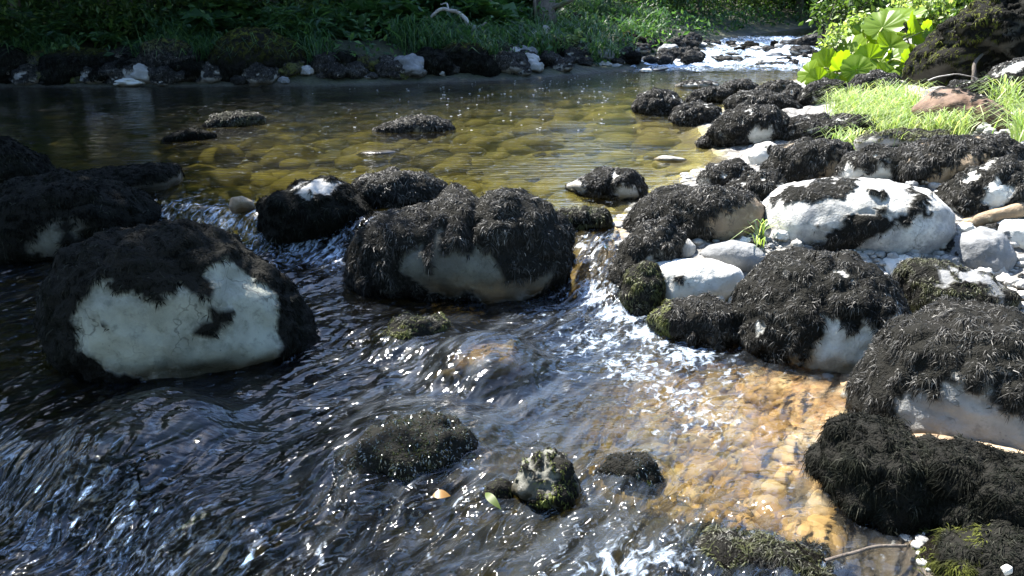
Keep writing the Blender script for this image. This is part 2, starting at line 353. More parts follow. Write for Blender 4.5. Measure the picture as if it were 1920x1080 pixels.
# ------------------------------------------------------------------ water
HUMPS = [(780, 850, .3, .075), (275, 815, .26, .10), (1180, 895, .12, .035), (915, 690, .22, .11), (710, 288, .2, .012), (1420, 1055, .25, .02), (780, 640, .2, .05), (1090, 520, .2, .02), (420, 1010, .2, .04), (120, 900, .16, .03), (620, 930, .2, .02)]
FOAM_GLARE = [(1165, 590, .14, 0.80), (1220, 625, .16, 0.80), (1290, 665, .15, 0.72), (1110, 560, .13, 0.64), (1360, 700, .1, 0.44), (1100, 480, .15, .42), (1115, 430, .12, .32), (1190, 690, .22, .55), (1270, 745, .18, .46), (1120, 640, .18, .55), (1330, 790, .15, .4), (1000, 590, .12, 0.36),  # whitewater; faint spots over the shallows also paint in sun glare
        (560, 465, .25, .55), (620, 480, .15, .6), (420, 400, .28, .55), (350, 380, .2, .45), (480, 430, .2, .5), (640, 450, .12, .5),
        (60, 1030, .22, 0.35), (180, 1060, .25, 0.35), (320, 1070, .22, 0.35), (430, 1060, .2, 0.32), (250, 900, .16, 0.23), (330, 960, .2, 0.23), (100, 960, .2, 0.19), (280, 800, .18, 0.1), (1200, 1060, .12, .5), (1240, 1050, .1, .55), (1130, 1065, .12, .5)]
ys = np.concatenate([np.linspace(-1.2, 1.2, 20), np.geomspace(1.22, 6, 430), np.geomspace(6.02, 34, 230)])
X, Y = fan(ys, 1.25, 760, 1.1)
S = sdf(X, Y); W = wlevel(X, Y)
yd = ip(X, [-6, -2.5, -1.5, -.5, .3, .6, 2], [5.0, 4.9, 4.5, 4.4, 4.2, 4.1, 4.1])
low = sst(0.05, -.25, Y - yd); casc = np.exp(-((Y - yd + .35) / .35) ** 2); rap = sst(12.6, 13.6, Y) * sst(19, 17.5, Y)
gx = np.gradient(W, axis=0) / (np.gradient(Y, axis=0) + 1e-6); steep = np.clip(np.abs(gx) * 1.6, 0, 1)
chop = .03 + low * (.19 + .16 * fbm(np.stack([X * 2.2, Y * 2.2, 0 * X], -1).reshape(-1, 3), 2).reshape(X.shape)) + .5 * steep * (Y < 7) + .9 * rap
glit = np.exp(-(((X - .05) / .75) ** 2 + ((Y - 1.75) / .42) ** 2) ** 2); chop = chop + low * (.5 * glit + .14 * sst(-.5, -.9, X) * sst(2.4, 2.0, Y)) + .10 * sst(8, 12.5, Y) * (Y < 13)
foam = np.zeros_like(X)
for px, py, r, s in FOAM_GLARE:
    b = hit(px, py); foam = np.maximum(foam, s * np.exp(-((X - b[0]) ** 2 + (Y - b[1]) ** 2) / (r * r)))
chop += .45 * np.maximum(foam - .2, 0) * (Y < 6)
aer_sheen = low * (.3 + .7 * np.exp(-(((X - .2) / .8) ** 2 + ((Y - 2.6) / 1.0) ** 2) ** 2))
foam = np.maximum(foam, rap * 1.12 * (.72 + .5 * fbm(np.stack([X * .9, Y * 2.2, 0 * X], -1).reshape(-1, 3), 2).reshape(X.shape)))
foam = np.maximum(foam, .3 * steep * (Y < 6))
Pw = np.stack([X, Y, 0 * X], -1).reshape(-1, 3)
wx = fbm(Pw * 1.6, 2).reshape(X.shape) * .22; wy = fbm(Pw * 1.6 + 40, 2).reshape(X.shape) * .22
ca, sa = math.cos(.62), math.sin(.62)
A = (X + wx) * ca - (Y + wy) * sa; B = (X + wx) * sa + (Y + wy) * ca
wv = fbm(np.stack([A * 8, B * 3.6, 0 * A], -1).reshape(-1, 3), 3, .55).reshape(X.shape) + .6 * (fbm(np.stack([A * 3, B * 2, 0 * A + 5], -1).reshape(-1, 3), 2)).reshape(X.shape)
wr = -np.abs(fbm(np.stack([X * 1.5, Y * 3, 0 * X + 3], -1).reshape(-1, 3), 3)).reshape(X.shape)
pl = fbm(np.stack([X * 1.6, Y * 4.5, 0 * X + 8], -1).reshape(-1, 3), 3).reshape(X.shape)
Zw = W + low * wv * .0105 * (1 + 1.2 * foam + 1.0 * glit) + casc * wv * .012 + (1 - low) * (1 - rap) * pl * .0022 + rap * (wr * .16 + .04)
HP = []; dpt = np.clip(W - terrain(X, Y), .02, 1.2)
for px, py, r, h in HUMPS:
    b = hit(px, py); HP.append(b); e = ((X - b[0]) ** 2 + (Y - b[1]) ** 2) / (r * r); Zw += h * np.exp(-e * e); dpt = dpt * (1 - .8 * np.exp(-e * e))
F = grid_faces(*X.shape); keep = (S.ravel()[F] < .45).all(1)
tag(mesh_q('river_water', np.stack([X, Y, Zw], -1).reshape(-1, 3), F[keep], M['water'], None, {'aer_sheen': aer_sheen.ravel(), 'depth': dpt.ravel(), 'chop': np.clip(chop, 0, 1).ravel(), 'foam': np.clip(foam, 0, 1.2).ravel()}, True), 'clear brown river water', None, None, 'structure')

# ------------------------------------------------------------------ boulders
def strands(name, V, F, parent, mat_, maskf, zd, L=.045, W=None, cov=2.3, green=0., wlv=None, loc=None, face_cam=True, lift=.5):
    """thick fringe of short moss strands over the masked part of a surface"""
    a = V[F[:, 0]]; b = V[F[:, 1]]; c = V[F[:, 2]]
    nn = np.cross(b - a, c - a); ar = np.linalg.norm(nn, axis=1) / 2; tot = ar.sum()
    W = W or max(.0026, .72 * zd / 804); L = max(L * .46, 3.2 * W); cov = cov * 1.25
    n = int(min(60000, cov * tot / (W * L * .6)))
    if n < 5: return None
    f = RNG.choice(len(F), n, p=ar / tot); r1 = np.sqrt(RNG.random(n)); r2 = RNG.random(n)
    P = a[f] * (1 - r1)[:, None] + b[f] * (r1 * (1 - r2))[:, None] + c[f] * (r1 * r2)[:, None]
    VN = vnormals(V, F); Nn = VN[F[f, 0]] * (1 - r1)[:, None] + VN[F[f, 1]] * (r1 * (1 - r2))[:, None] + VN[F[f, 2]] * (r1 * r2)[:, None]
    Nn /= np.linalg.norm(Nn, axis=1)[:, None] + 1e-9
    k = maskf(P, Nn) > .5
    if loc is not None: Pw_ = P + loc
    else: Pw_ = P
    if face_cam:
        d = CAM - Pw_; d /= np.linalg.norm(d, axis=1)[:, None]; fc = (Nn * d).sum(1); k &= (fc > -.25) | (RNG.random(n) < .35)
    if wlv is not None: k &= Pw_[:, 2] > wlv - .04
    P, Nn = P[k], Nn[k]; n = len(P)
    if n < 5: return None
    G = np.array((0, 0, -1.)); gt = G - Nn * (Nn @ G)[:, None]
    sc_ = .35 / L * .1
    cl = np.stack([pn(P * (.55 / L) + 13 * q) for q in range(3)], 1)
    T = gt * .85 + cl * 1.3 + RNG.normal(size=(n, 3)) * .5
    T -= Nn * (T * Nn).sum(1)[:, None]; T /= np.linalg.norm(T, axis=1)[:, None] + 1e-6
    lf = (lift * (.5 + pn(P * (.8 / L) + 50)) * (.5 + RNG.random(n)))[:, None]
    l = (L * (.55 + .9 * RNG.random(n) + .8 * (RNG.random(n) > .93)) * (1 + .45 * pn(P * (.5 / L) + 90)))[:, None]
    sd = np.cross(T, Nn + RNG.normal(size=(n, 3)) * .45); sd /= np.linalg.norm(sd, axis=1)[:, None] + 1e-6
    w = (W * (.55 + .6 * RNG.random(n)))[:, None] * .5
    p0 = P - Nn * .004; p1 = p0 + (T + Nn * lf) * l * .5; p2 = p1 + (T * .8 + G * .45 + Nn * lf * .1) * l * .5
    Vs = np.stack([p0 - sd * w, p0 + sd * w, p1 - sd * w, p1 + sd * w, p2], 1).reshape(-1, 3)
    o = np.arange(n)[:, None] * 5; lp = (o + np.array([0, 1, 3, 2, 2, 3, 4])).ravel()
    st = (np.arange(n)[:, None] * 7 + np.array([0, 4])).ravel(); tt = np.tile([4, 3], n)
    gr = np.repeat(np.full(n, green) if np.isscalar(green) else green(P), 5)
    return mesh_np(name, Vs, lp, st, tt, mat_, parent, {'green': gr})

def boulder(name, label, outline, base, tone='white', cat='boulder', dep=.8, sub=5, mode='all', thr=.2, bare=(), mpoly=(), jit=9, rough=.05, ext=1.3,
            L=.045, cov=2.3, green=0., holes=9, wl=None, tan=0., mossm='moss', group=None, push=0., lift=.5, zd0=None, hw=.12, crease=()):
    pts = np.array(outline, float); cx, cy = (pts.min(0) + pts.max(0)) / 2
    cx = pts[:, 0].mean() * .5 + cx * .5; cy = pts[:, 1].mean() * .3 + cy * .7
    q = pts - (cx, cy); q[:, 1] = -q[:, 1]; q[:, 1] = np.where(q[:, 1] < 0, q[:, 1] * ext, q[:, 1])
    # densify then polar resample
    dense = np.concatenate([q[i] + (q[(i + 1) % len(q)] - q[i]) * np.linspace(0, 1, 24, endpoint=False)[:, None] for i in range(len(q))])
    th = np.arctan2(dense[:, 1], dense[:, 0]); R = np.hypot(dense[:, 0], dense[:, 1]); o = np.argsort(th); th, R = th[o], R[o]
    g = np.linspace(-np.pi, np.pi, 361)[:-1]; Rg = np.interp(g, np.concatenate([th - 2 * np.pi, th, th + 2 * np.pi]), np.tile(R, 3))
    kk = np.exp(-.5 * (np.arange(-15, 16) / 2.6) ** 2); kk /= kk.sum(); Rg = np.convolve(np.concatenate([Rg[-15:], Rg, Rg[:15]]), kk, 'valid')
    hwid = (q[:, 0].max() - q[:, 0].min()) / 2; hh = (q[:, 1].max() - q[:, 1].min()) / 2
    b = hit(cx, base) if zd0 is None else ray(cx, base, zd0)
    t = np.clip((base - cy) / max(-q[:, 1].min(), 1), -.95, .95); zb = toz(b); zc = zb
    for _ in range(4):
        D = dep * .5 * (hwid + min(hh, hwid) * 1.0) * zc / FPX; zc = zb + D * math.sqrt(1 - t * t) + push
    s = zc / FPX; Cw = ray(cx, cy, zc); dax = rdir(cx, cy); dax /= np.linalg.norm(dax)
    rax = np.cross(dax, (0, 0, 1)); rax /= np.linalg.norm(rax); uax = np.cross(rax, dax)
    U, F = ico(sub)
    a = np.arctan2(U[:, 2], U[:, 0]); Rr = np.interp(a, np.append(g, np.pi), np.append(Rg, Rg[0]))
    cph = np.hypot(U[:, 0], U[:, 2]); e = np.sign(cph) * cph ** .9
    off = (Rr * e * s)[:, None] * (np.cos(a)[:, None] * rax + np.sin(a)[:, None] * uax) + (D * U[:, 1])[:, None] * dax
    rad = .5 * (hwid + hh) * s
    Pq = Cw + off; seed = (abs(hash(label)) % 97) * 0 + sum(map(ord, label)) % 89
    nd = off / (np.linalg.norm(off, axis=1)[:, None] + 1e-9)
    inr = np.sqrt(np.clip(1 - cph ** 4, 0, 1))        # keep the outline, work the faces harder
    d1 = fbm(Pq * (1.5 / rad) + seed, 3) * rough * rad * 1.5 * (.35 + .65 * inr)
    d2 = fbm(Pq * (6 / rad) + seed + 5, 4) * rough * rad * .5
    d3 = 0
    for x0, y0, x1, y1, wd, dp in crease:
        X_, Y_ = proj(Pq); ex, ey = x1 - x0, y1 - y0; t_ = np.clip(((X_ - x0) * ex + (Y_ - y0) * ey) / (ex * ex + ey * ey), 0, 1)
        d3 = d3 - dp * rad * np.exp(-((X_ - x0 - t_ * ex) ** 2 + (Y_ - y0 - t_ * ey) ** 2) / wd ** 2)
    V = Pq + nd * (d1 + d2 + d3)[:, None]
    VN = vnormals(V, F)
    def mask(P, Nn):
        x, y = proj(P); zz = 804 / 804.
        jx = jit * fbm(P * (5 / rad) + seed, 3); jy = jit * 1.6 * fbm(P * (5 / rad) + seed + 30, 3)
        x, y = x + jx, y + jy
        if mode == 'all': m = np.ones(len(P))
        elif mode == 'none': m = np.zeros(len(P))
        else: m = (Nn[:, 2] + .55 * fbm(P * (3 / rad) + seed, 3) > thr).astype(float)
        d = CAM - P; front = (Nn * d).sum(1) > 0
        for pl_ in bare: m = np.where(front & inpoly(x, y, pl_), 0, m)
        for pl_ in mpoly: m = np.where(front & inpoly(x, y, pl_), 1, m)
        if holes < 5: m = np.where(fbm(P * (14 if holes < .7 else 16) + seed, 3) > holes, 0, m)
        return m
    mo = mask(V, VN)
    V = V + VN * (mo * (.034 * np.abs(fbm(V * 6.5 + seed, 3)) - .004))[:, None] * min(1, zc / 3 if zc > 6 else 1)
    wz = wlevel(V[:, 0], V[:, 1]) if wl is None else wl
    near_w = sdf(V[:, 0], V[:, 1]) < .25
    wet = np.where(near_w, 1 - sst(.01, .05 + .03, V[:, 2] - wz + .04 * pn(V * 9)), 0)
    tn = tan * np.clip(1.15 - (V[:, 2] - wz) / hw + .5 * pn(V * 7), 0, 1) if tan > 0 else np.full(len(V), max(-tan, 0))
    fr = mo.copy(); dg_ = np.bincount(F.ravel(), minlength=len(V)) * 2.
    for _ in range(4 if sub > 5 else 2):
        ac = np.zeros(len(V))
        for q_ in range(3): np.add.at(ac, F[:, q_], fr[F[:, (q_ + 1) % 3]] + fr[F[:, (q_ + 2) % 3]])
        fr = ac / dg_
    o = mesh_q(name, V - Cw, F, M[tone], None, {'fringe': np.clip(fr * 1.5, 0, .85), 'moss': mo, 'wet': wet, 'tan': tn}, True); o.location = Cw
    tag(o, label, cat, group)
    lo = wlevel(np.array([b[0]]), np.array([b[1]]))[0] if near_w.any() else None
    if mode != 'none' or mpoly:
        Cc = Cw
        strands('moss', V - Cw, F, o, M[mossm], lambda P, Nn: mask(P + Cw, Nn), zc, L, None, cov, green if not callable(green) else (lambda P: green(P + Cw)), lo, Cw, True, lift)
    return o

exec_boulders = True
# --- the big stones in and beside the near water
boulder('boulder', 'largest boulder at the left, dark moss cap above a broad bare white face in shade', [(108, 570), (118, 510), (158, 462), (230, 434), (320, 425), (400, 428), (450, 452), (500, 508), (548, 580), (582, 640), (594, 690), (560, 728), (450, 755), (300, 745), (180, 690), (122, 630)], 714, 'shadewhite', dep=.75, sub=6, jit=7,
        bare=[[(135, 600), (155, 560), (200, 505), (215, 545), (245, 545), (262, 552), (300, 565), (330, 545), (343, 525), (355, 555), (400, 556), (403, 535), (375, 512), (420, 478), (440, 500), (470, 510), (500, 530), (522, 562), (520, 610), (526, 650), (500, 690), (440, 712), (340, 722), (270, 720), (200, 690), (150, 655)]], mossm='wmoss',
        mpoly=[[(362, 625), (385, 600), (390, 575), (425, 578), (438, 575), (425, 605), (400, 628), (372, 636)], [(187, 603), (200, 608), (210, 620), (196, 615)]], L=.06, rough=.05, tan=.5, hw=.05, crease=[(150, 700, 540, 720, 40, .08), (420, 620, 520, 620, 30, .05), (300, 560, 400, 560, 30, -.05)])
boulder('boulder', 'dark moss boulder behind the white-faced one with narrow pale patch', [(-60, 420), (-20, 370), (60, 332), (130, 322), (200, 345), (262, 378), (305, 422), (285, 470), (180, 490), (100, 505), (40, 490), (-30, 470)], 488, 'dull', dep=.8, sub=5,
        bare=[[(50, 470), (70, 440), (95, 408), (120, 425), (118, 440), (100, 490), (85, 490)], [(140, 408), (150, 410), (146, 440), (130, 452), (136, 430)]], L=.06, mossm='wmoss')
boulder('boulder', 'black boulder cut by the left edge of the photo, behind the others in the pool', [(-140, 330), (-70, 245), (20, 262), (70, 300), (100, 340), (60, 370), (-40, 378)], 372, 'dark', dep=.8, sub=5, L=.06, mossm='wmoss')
boulder('stone', 'small pale bare stone at the left edge below the dark boulders', [(-40, 470), (-15, 448), (15, 450), (26, 472), (15, 492), (-20, 497)], 492, 'pale', 'stone', sub=4, mode='none')
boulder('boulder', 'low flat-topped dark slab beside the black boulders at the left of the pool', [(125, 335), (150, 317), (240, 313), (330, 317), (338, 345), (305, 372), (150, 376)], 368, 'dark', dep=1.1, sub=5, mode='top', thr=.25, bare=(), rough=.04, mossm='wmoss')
boulder('stone', 'small smooth cream stone at the head of the left cascade', [(429, 385), (436, 369), (455, 367), (474, 378), (478, 392), (462, 399), (436, 398)], 398, 'tan', 'stone', sub=4, mode='none', rough=.02)
boulder('boulder', 'moss-hung rock with a pale bare crown, right of the cream stone', [(485, 400), (492, 372), (545, 352), (580, 338), (625, 337), (665, 358), (695, 395), (690, 440), (620, 450), (560, 452), (490, 445)], 447, 'pale', sub=5, bare=[[(545, 362), (560, 345), (600, 334), (630, 337), (645, 352), (610, 360), (575, 366)]], L=.06, mossm='wmoss')
boulder('boulder', 'black moss dome just behind the big central boulder', [(640, 365), (680, 328), (740, 318), (800, 328), (838, 352), (842, 385), (780, 405), (680, 400)], 398, 'dark', sub=5, L=.055, push=.12)
boulder('boulder', 'big central two-lobed boulder, shaggy black moss over a streaked bare face', [(652, 520), (660, 455), (700, 412), (780, 378), (850, 360), (885, 363), (902, 375), (920, 361), (980, 360), (1030, 383), (1062, 428), (1072, 500), (1070, 550), (1040, 585), (940, 600), (800, 570), (690, 548)], 572, 'dull', dep=.8, sub=6, jit=6,
        bare=[[(745, 505), (772, 470), (788, 455), (800, 500), (808, 520), (816, 445), (812, 425), (828, 430), (826, 480), (842, 470), (860, 465), (880, 480), (886, 458), (915, 470), (925, 495), (950, 525), (1000, 522), (1040, 500), (1030, 535), (985, 562), (920, 575), (890, 560), (886, 542), (868, 560), (845, 556), (812, 545)]], L=.065, tan=.7, hw=.12, crease=[(903, 350, 890, 440, 18, .07), (800, 370, 770, 450, 22, .08), (760, 560, 1040, 555, 40, .12)])
boulder('rock', 'low moss cushion between the central boulder and the right cascade', [(1035, 415), (1050, 392), (1095, 387), (1140, 395), (1150, 415), (1130, 432), (1060, 436)], 431, 'dark', 'rock', sub=4, L=.045, green=.4)
boulder('rock', 'moss-topped rock alone in the pool with a white waterline tip at its left', [(1058, 350), (1085, 338), (1110, 325), (1140, 315), (1185, 320), (1210, 345), (1222, 372), (1180, 384), (1095, 368)], 374, 'white', 'rock', sub=5, bare=[[(1050, 342), (1090, 338), (1105, 352), (1108, 362), (1060, 358)], [(1152, 352), (1165, 345), (1200, 352), (1195, 375), (1155, 372)], [(1150, 318), (1158, 330), (1150, 340), (1145, 330)]], L=.05, jit=6)
# --- the heap on the right of the cascade
boulder('boulder', 'dark mossy boulder right of the cascade with a tan bare underside', [(1172, 425), (1190, 392), (1240, 358), (1320, 346), (1400, 356), (1428, 382), (1424, 425), (1380, 452), (1300, 462), (1200, 455)], 452, 'tan', sub=5, bare=[[(1330, 415), (1350, 398), (1390, 382), (1412, 372), (1435, 385), (1430, 440), (1370, 458), (1340, 450)]], L=.05)
boulder('boulder', 'rounded moss lobe hanging over the right cascade', [(1148, 505), (1165, 460), (1200, 415), (1250, 412), (1280, 440), (1278, 470), (1250, 492), (1215, 510), (1190, 540), (1158, 545)], 535, 'pale', sub=5, bare=[[(1210, 478), (1240, 470), (1245, 488), (1215, 492)]], L=.05)
boulder('rock', 'small mossy rock with olive tips at the foot of the right cascade', [(1166, 560), (1178, 510), (1203, 487), (1232, 500), (1250, 560), (1238, 592), (1190, 595)], 588, 'dark', 'rock', sub=4, L=.045, green=.55)
boulder('rock', 'gleaming white flat rock with a small dark pit, beside the cascade mosses', [(1205, 540), (1213, 500), (1260, 488), (1330, 483), (1385, 498), (1396, 525), (1370, 560), (1290, 580), (1230, 580)], 572, 'white', 'rock', dep=.9, sub=5, mode='none', mpoly=[[(1265, 515), (1280, 512), (1290, 522), (1275, 530), (1266, 526)]], tan=.6, hw=.05, rough=.05)
boulder('stone', 'smooth grey lens-shaped stone lying behind the gleaming white rock', [(1308, 482), (1330, 462), (1370, 450), (1410, 455), (1436, 475), (1438, 492), (1415, 506), (1380, 510), (1330, 498)], 508, 'grey', 'stone', sub=5, mode='none', rough=.025, dep=.7)
boulder('stone', 'small egg-shaped pale stone left of the grey lens-shaped one', [(1264, 465), (1272, 448), (1290, 447), (1304, 460), (1304, 480), (1288, 490), (1270, 482)], 486, 'pale', 'stone', sub=4, mode='none', rough=.03)
boulder('rock', 'mossy rock with yellow-green edge at the waterline below the white rock', [(1213, 605), (1250, 568), (1320, 558), (1385, 578), (1398, 620), (1370, 658), (1290, 645), (1230, 625)], 648, 'tan', 'rock', sub=5, L=.05, green=lambda P: np.clip((proj(P)[0] < 1262).astype(float) * .9, 0, 1), holes=.75)
boulder('boulder', 'big bright white boulder at the right, crossed by a dark moss band', [(1424, 440), (1434, 390), (1470, 358), (1540, 339), (1640, 333), (1720, 345), (1760, 375), (1774, 420), (1748, 458), (1680, 480), (1560, 488), (1450, 475)], 478, 'shade_mottled', dep=.8, sub=6, mode='none', rough=.035,
        mpoly=[[(1440, 380), (1470, 352), (1530, 336), (1600, 332), (1610, 345), (1575, 352), (1605, 358), (1600, 366), (1560, 372), (1520, 375), (1480, 382)], [(1480, 478), (1500, 450), (1545, 455), (1570, 425), (1600, 412), (1660, 408), (1700, 400), (1722, 372), (1745, 400), (1700, 420), (1650, 432), (1620, 452), (1590, 475), (1530, 480)],
               [(1625, 360), (1665, 362), (1660, 370), (1630, 370)], [(1640, 390), (1660, 385), (1665, 402), (1645, 402)], [(1525, 425), (1535, 420), (1540, 432), (1525, 434)], [(1700, 348), (1750, 375), (1735, 380), (1705, 360)]], L=.04)
boulder('boulder', 'large round boulder matted with grey-black moss at the orange shallows, white at its foot', [(1380, 600), (1393, 540), (1438, 490), (1500, 474), (1580, 477), (1650, 508), (1688, 560), (1694, 615), (1650, 692), (1560, 712), (1460, 694), (1405, 655)], 694, 'white', dep=.85, sub=6, jit=12,
        bare=[[(1490, 700), (1530, 650), (1548, 595), (1575, 590), (1590, 625), (1610, 630), (1625, 600), (1648, 625), (1685, 565), (1705, 620), (1665, 710), (1560, 730)], [(1420, 600), (1432, 590), (1440, 610), (1428, 618)], [(1560, 500), (1590, 505), (1600, 520), (1570, 515)], [(1660, 545), (1672, 550), (1685, 590), (1680, 600)], [(1470, 665), (1500, 655), (1510, 680), (1480, 685)]], L=.05, holes=.95, tan=.5, hw=.06)
boulder('boulder', 'tall moss-maned boulder at the right edge with a grey-white bare belly', [(1612, 770), (1640, 690), (1690, 620), (1770, 578), (1860, 573), (1950, 598), (2050, 680), (2080, 800), (1950, 870), (1800, 870), (1680, 850), (1618, 815)], 838, 'pale', dep=.8, sub=6, jit=12,
        bare=[[(1675, 840), (1685, 770), (1705, 735), (1745, 740), (1780, 695), (1802, 710), (1822, 735), (1850, 725), (1870, 765), (1930, 770), (2000, 780), (2000, 860), (1800, 860)], [(1860, 680), (1885, 690), (1900, 705), (1870, 700)]], L=.06, tan=.6, hw=.06)
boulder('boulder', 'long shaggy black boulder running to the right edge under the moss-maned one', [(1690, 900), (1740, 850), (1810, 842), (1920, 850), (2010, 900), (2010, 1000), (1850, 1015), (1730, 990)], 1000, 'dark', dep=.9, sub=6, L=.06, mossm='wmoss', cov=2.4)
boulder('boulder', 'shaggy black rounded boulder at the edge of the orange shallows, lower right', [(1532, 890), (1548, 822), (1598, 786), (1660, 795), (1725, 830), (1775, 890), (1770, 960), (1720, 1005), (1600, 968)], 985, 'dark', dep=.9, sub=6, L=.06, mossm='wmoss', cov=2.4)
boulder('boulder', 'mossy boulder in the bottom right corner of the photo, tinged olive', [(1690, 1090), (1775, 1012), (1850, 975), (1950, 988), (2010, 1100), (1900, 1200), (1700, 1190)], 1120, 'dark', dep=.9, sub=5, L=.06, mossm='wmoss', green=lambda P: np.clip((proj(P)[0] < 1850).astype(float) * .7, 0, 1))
boulder('boulder', 'broad low moss mat awash at the bottom edge between foam and the corner boulder', [(1235, 1065), (1330, 1014), (1430, 1004), (1530, 1016), (1615, 1062), (1600, 1130), (1400, 1160), (1240, 1130)], 1090, 'dark', dep=.9, sub=5, L=.06, green=.35, holes=1.1)
boulder('rock', 'small knobbly grey rock with a bright green side in the middle of the stream', [(958, 918), (983, 866), (1030, 845), (1070, 868), (1087, 912), (1072, 950), (1000, 958)], 950, 'dull', 'rock', sub=5, mode='top', thr=.9, mpoly=[[(1032, 845), (1050, 855), (1090, 900), (1075, 950), (1045, 945), (1035, 920), (1048, 890), (1030, 865)], [(1000, 930), (1030, 925), (1030, 955), (1000, 955)]], rough=.15, mossm='gmoss', L=.02, dep=.9, green=.6)
boulder('rock', 'little olive-brown rock touching the knobbly grey one, a leaf caught on it', [(900, 930), (912, 908), (935, 905), (962, 915), (965, 945), (940, 958), (910, 950)], 950, 'gold', 'rock', sub=4, mode='top', thr=.2, mossm='gmoss', L=.015)
boulder('rock', 'nearly drowned rounded rock with an olive right shoulder in the glitter', [(1115, 890), (1140, 862), (1185, 856), (1225, 870), (1250, 905), (1230, 922), (1150, 918)], 912, 'dark', 'rock', sub=5, mode='top', thr=.1, mossm='film', green=lambda P: (proj(P)[0] > 1195) * 1., L=.02, rough=.06, push=-.02, lift=.8)
boulder('rock', 'orange-brown rock just under the surface in front of the central boulder', [(850, 690), (880, 660), (920, 655), (965, 672), (985, 700), (950, 715), (880, 710)], 705, 'gold', 'rock', sub=5, mode='none')
boulder('rock', 'drowned olive moss hump left of the orange rock', [(685, 660), (715, 622), (760, 598), (815, 595), (845, 610), (820, 640), (750, 672)], 655, 'dark', 'rock', sub=5, green=.75, L=.04)
boulder('rock', 'broad drowned rock with olive moss under a sparkling film of water', [(590, 910), (660, 830), (740, 786), (825, 784), (885, 815), (895, 870), (830, 925), (700, 950)], 925, 'dark', 'rock', dep=.8, sub=5, green=.9, L=.022, cov=2., mossm='film', push=.0, lift=.9)
boulder('rock', 'drowned dark rock at the lower left with water folding over it', [(170, 860), (195, 812), (260, 795), (350, 800), (390, 825), (350, 860), (240, 890)], 870, 'dark', 'rock', sub=5, mode='none')
# --- pool rocks
boulder('rock', 'low mossy islet rock in the pool, right of a smaller one', [(378, 235), (400, 216), (440, 209), (480, 214), (497, 228), (470, 240), (400, 243)], 238, 'dark', 'rock', sub=4, L=.05, green=.2)
boulder('rock', 'smallest dark islet barely showing in the pool at the left', [(300, 260), (330, 248), (370, 244), (405, 256), (390, 266), (320, 267)], 264, 'dark', 'rock', sub=4, L=.05, mossm='wmoss')
boulder('rock', 'long dark mossy islet with a white notch at its waterline, middle of the pool', [(692, 243), (730, 230), (770, 220), (820, 220), (845, 232), (856, 246), (800, 254), (720, 252)], 249, 'white', 'rock', sub=5, L=.05, bare=[[(775, 240), (785, 232), (792, 252), (772, 254)]], jit=3)
boulder('rock', 'thin flat rock just breaking the pool below the long islet', [(663, 288), (690, 282), (740, 283), (757, 290), (720, 295), (680, 294)], 292, 'dark', 'rock', sub=4, mode='none', dep=1.4)
boulder('stone', 'little white stone lying low in the golden pool', [(1224, 299), (1240, 292), (1262, 293), (1292, 297), (1280, 303), (1240, 305)], 303, 'white', 'stone', sub=4, mode='none', dep=1.)
boulder('rock', 'flat pale-rimmed rock in the pool beyond the right-hand heap', [(1262, 161), (1285, 153), (1330, 152), (1352, 158), (1340, 167), (1280, 169)], 166, 'white', 'rock', sub=4, mode='top', thr=.75, L=.05)
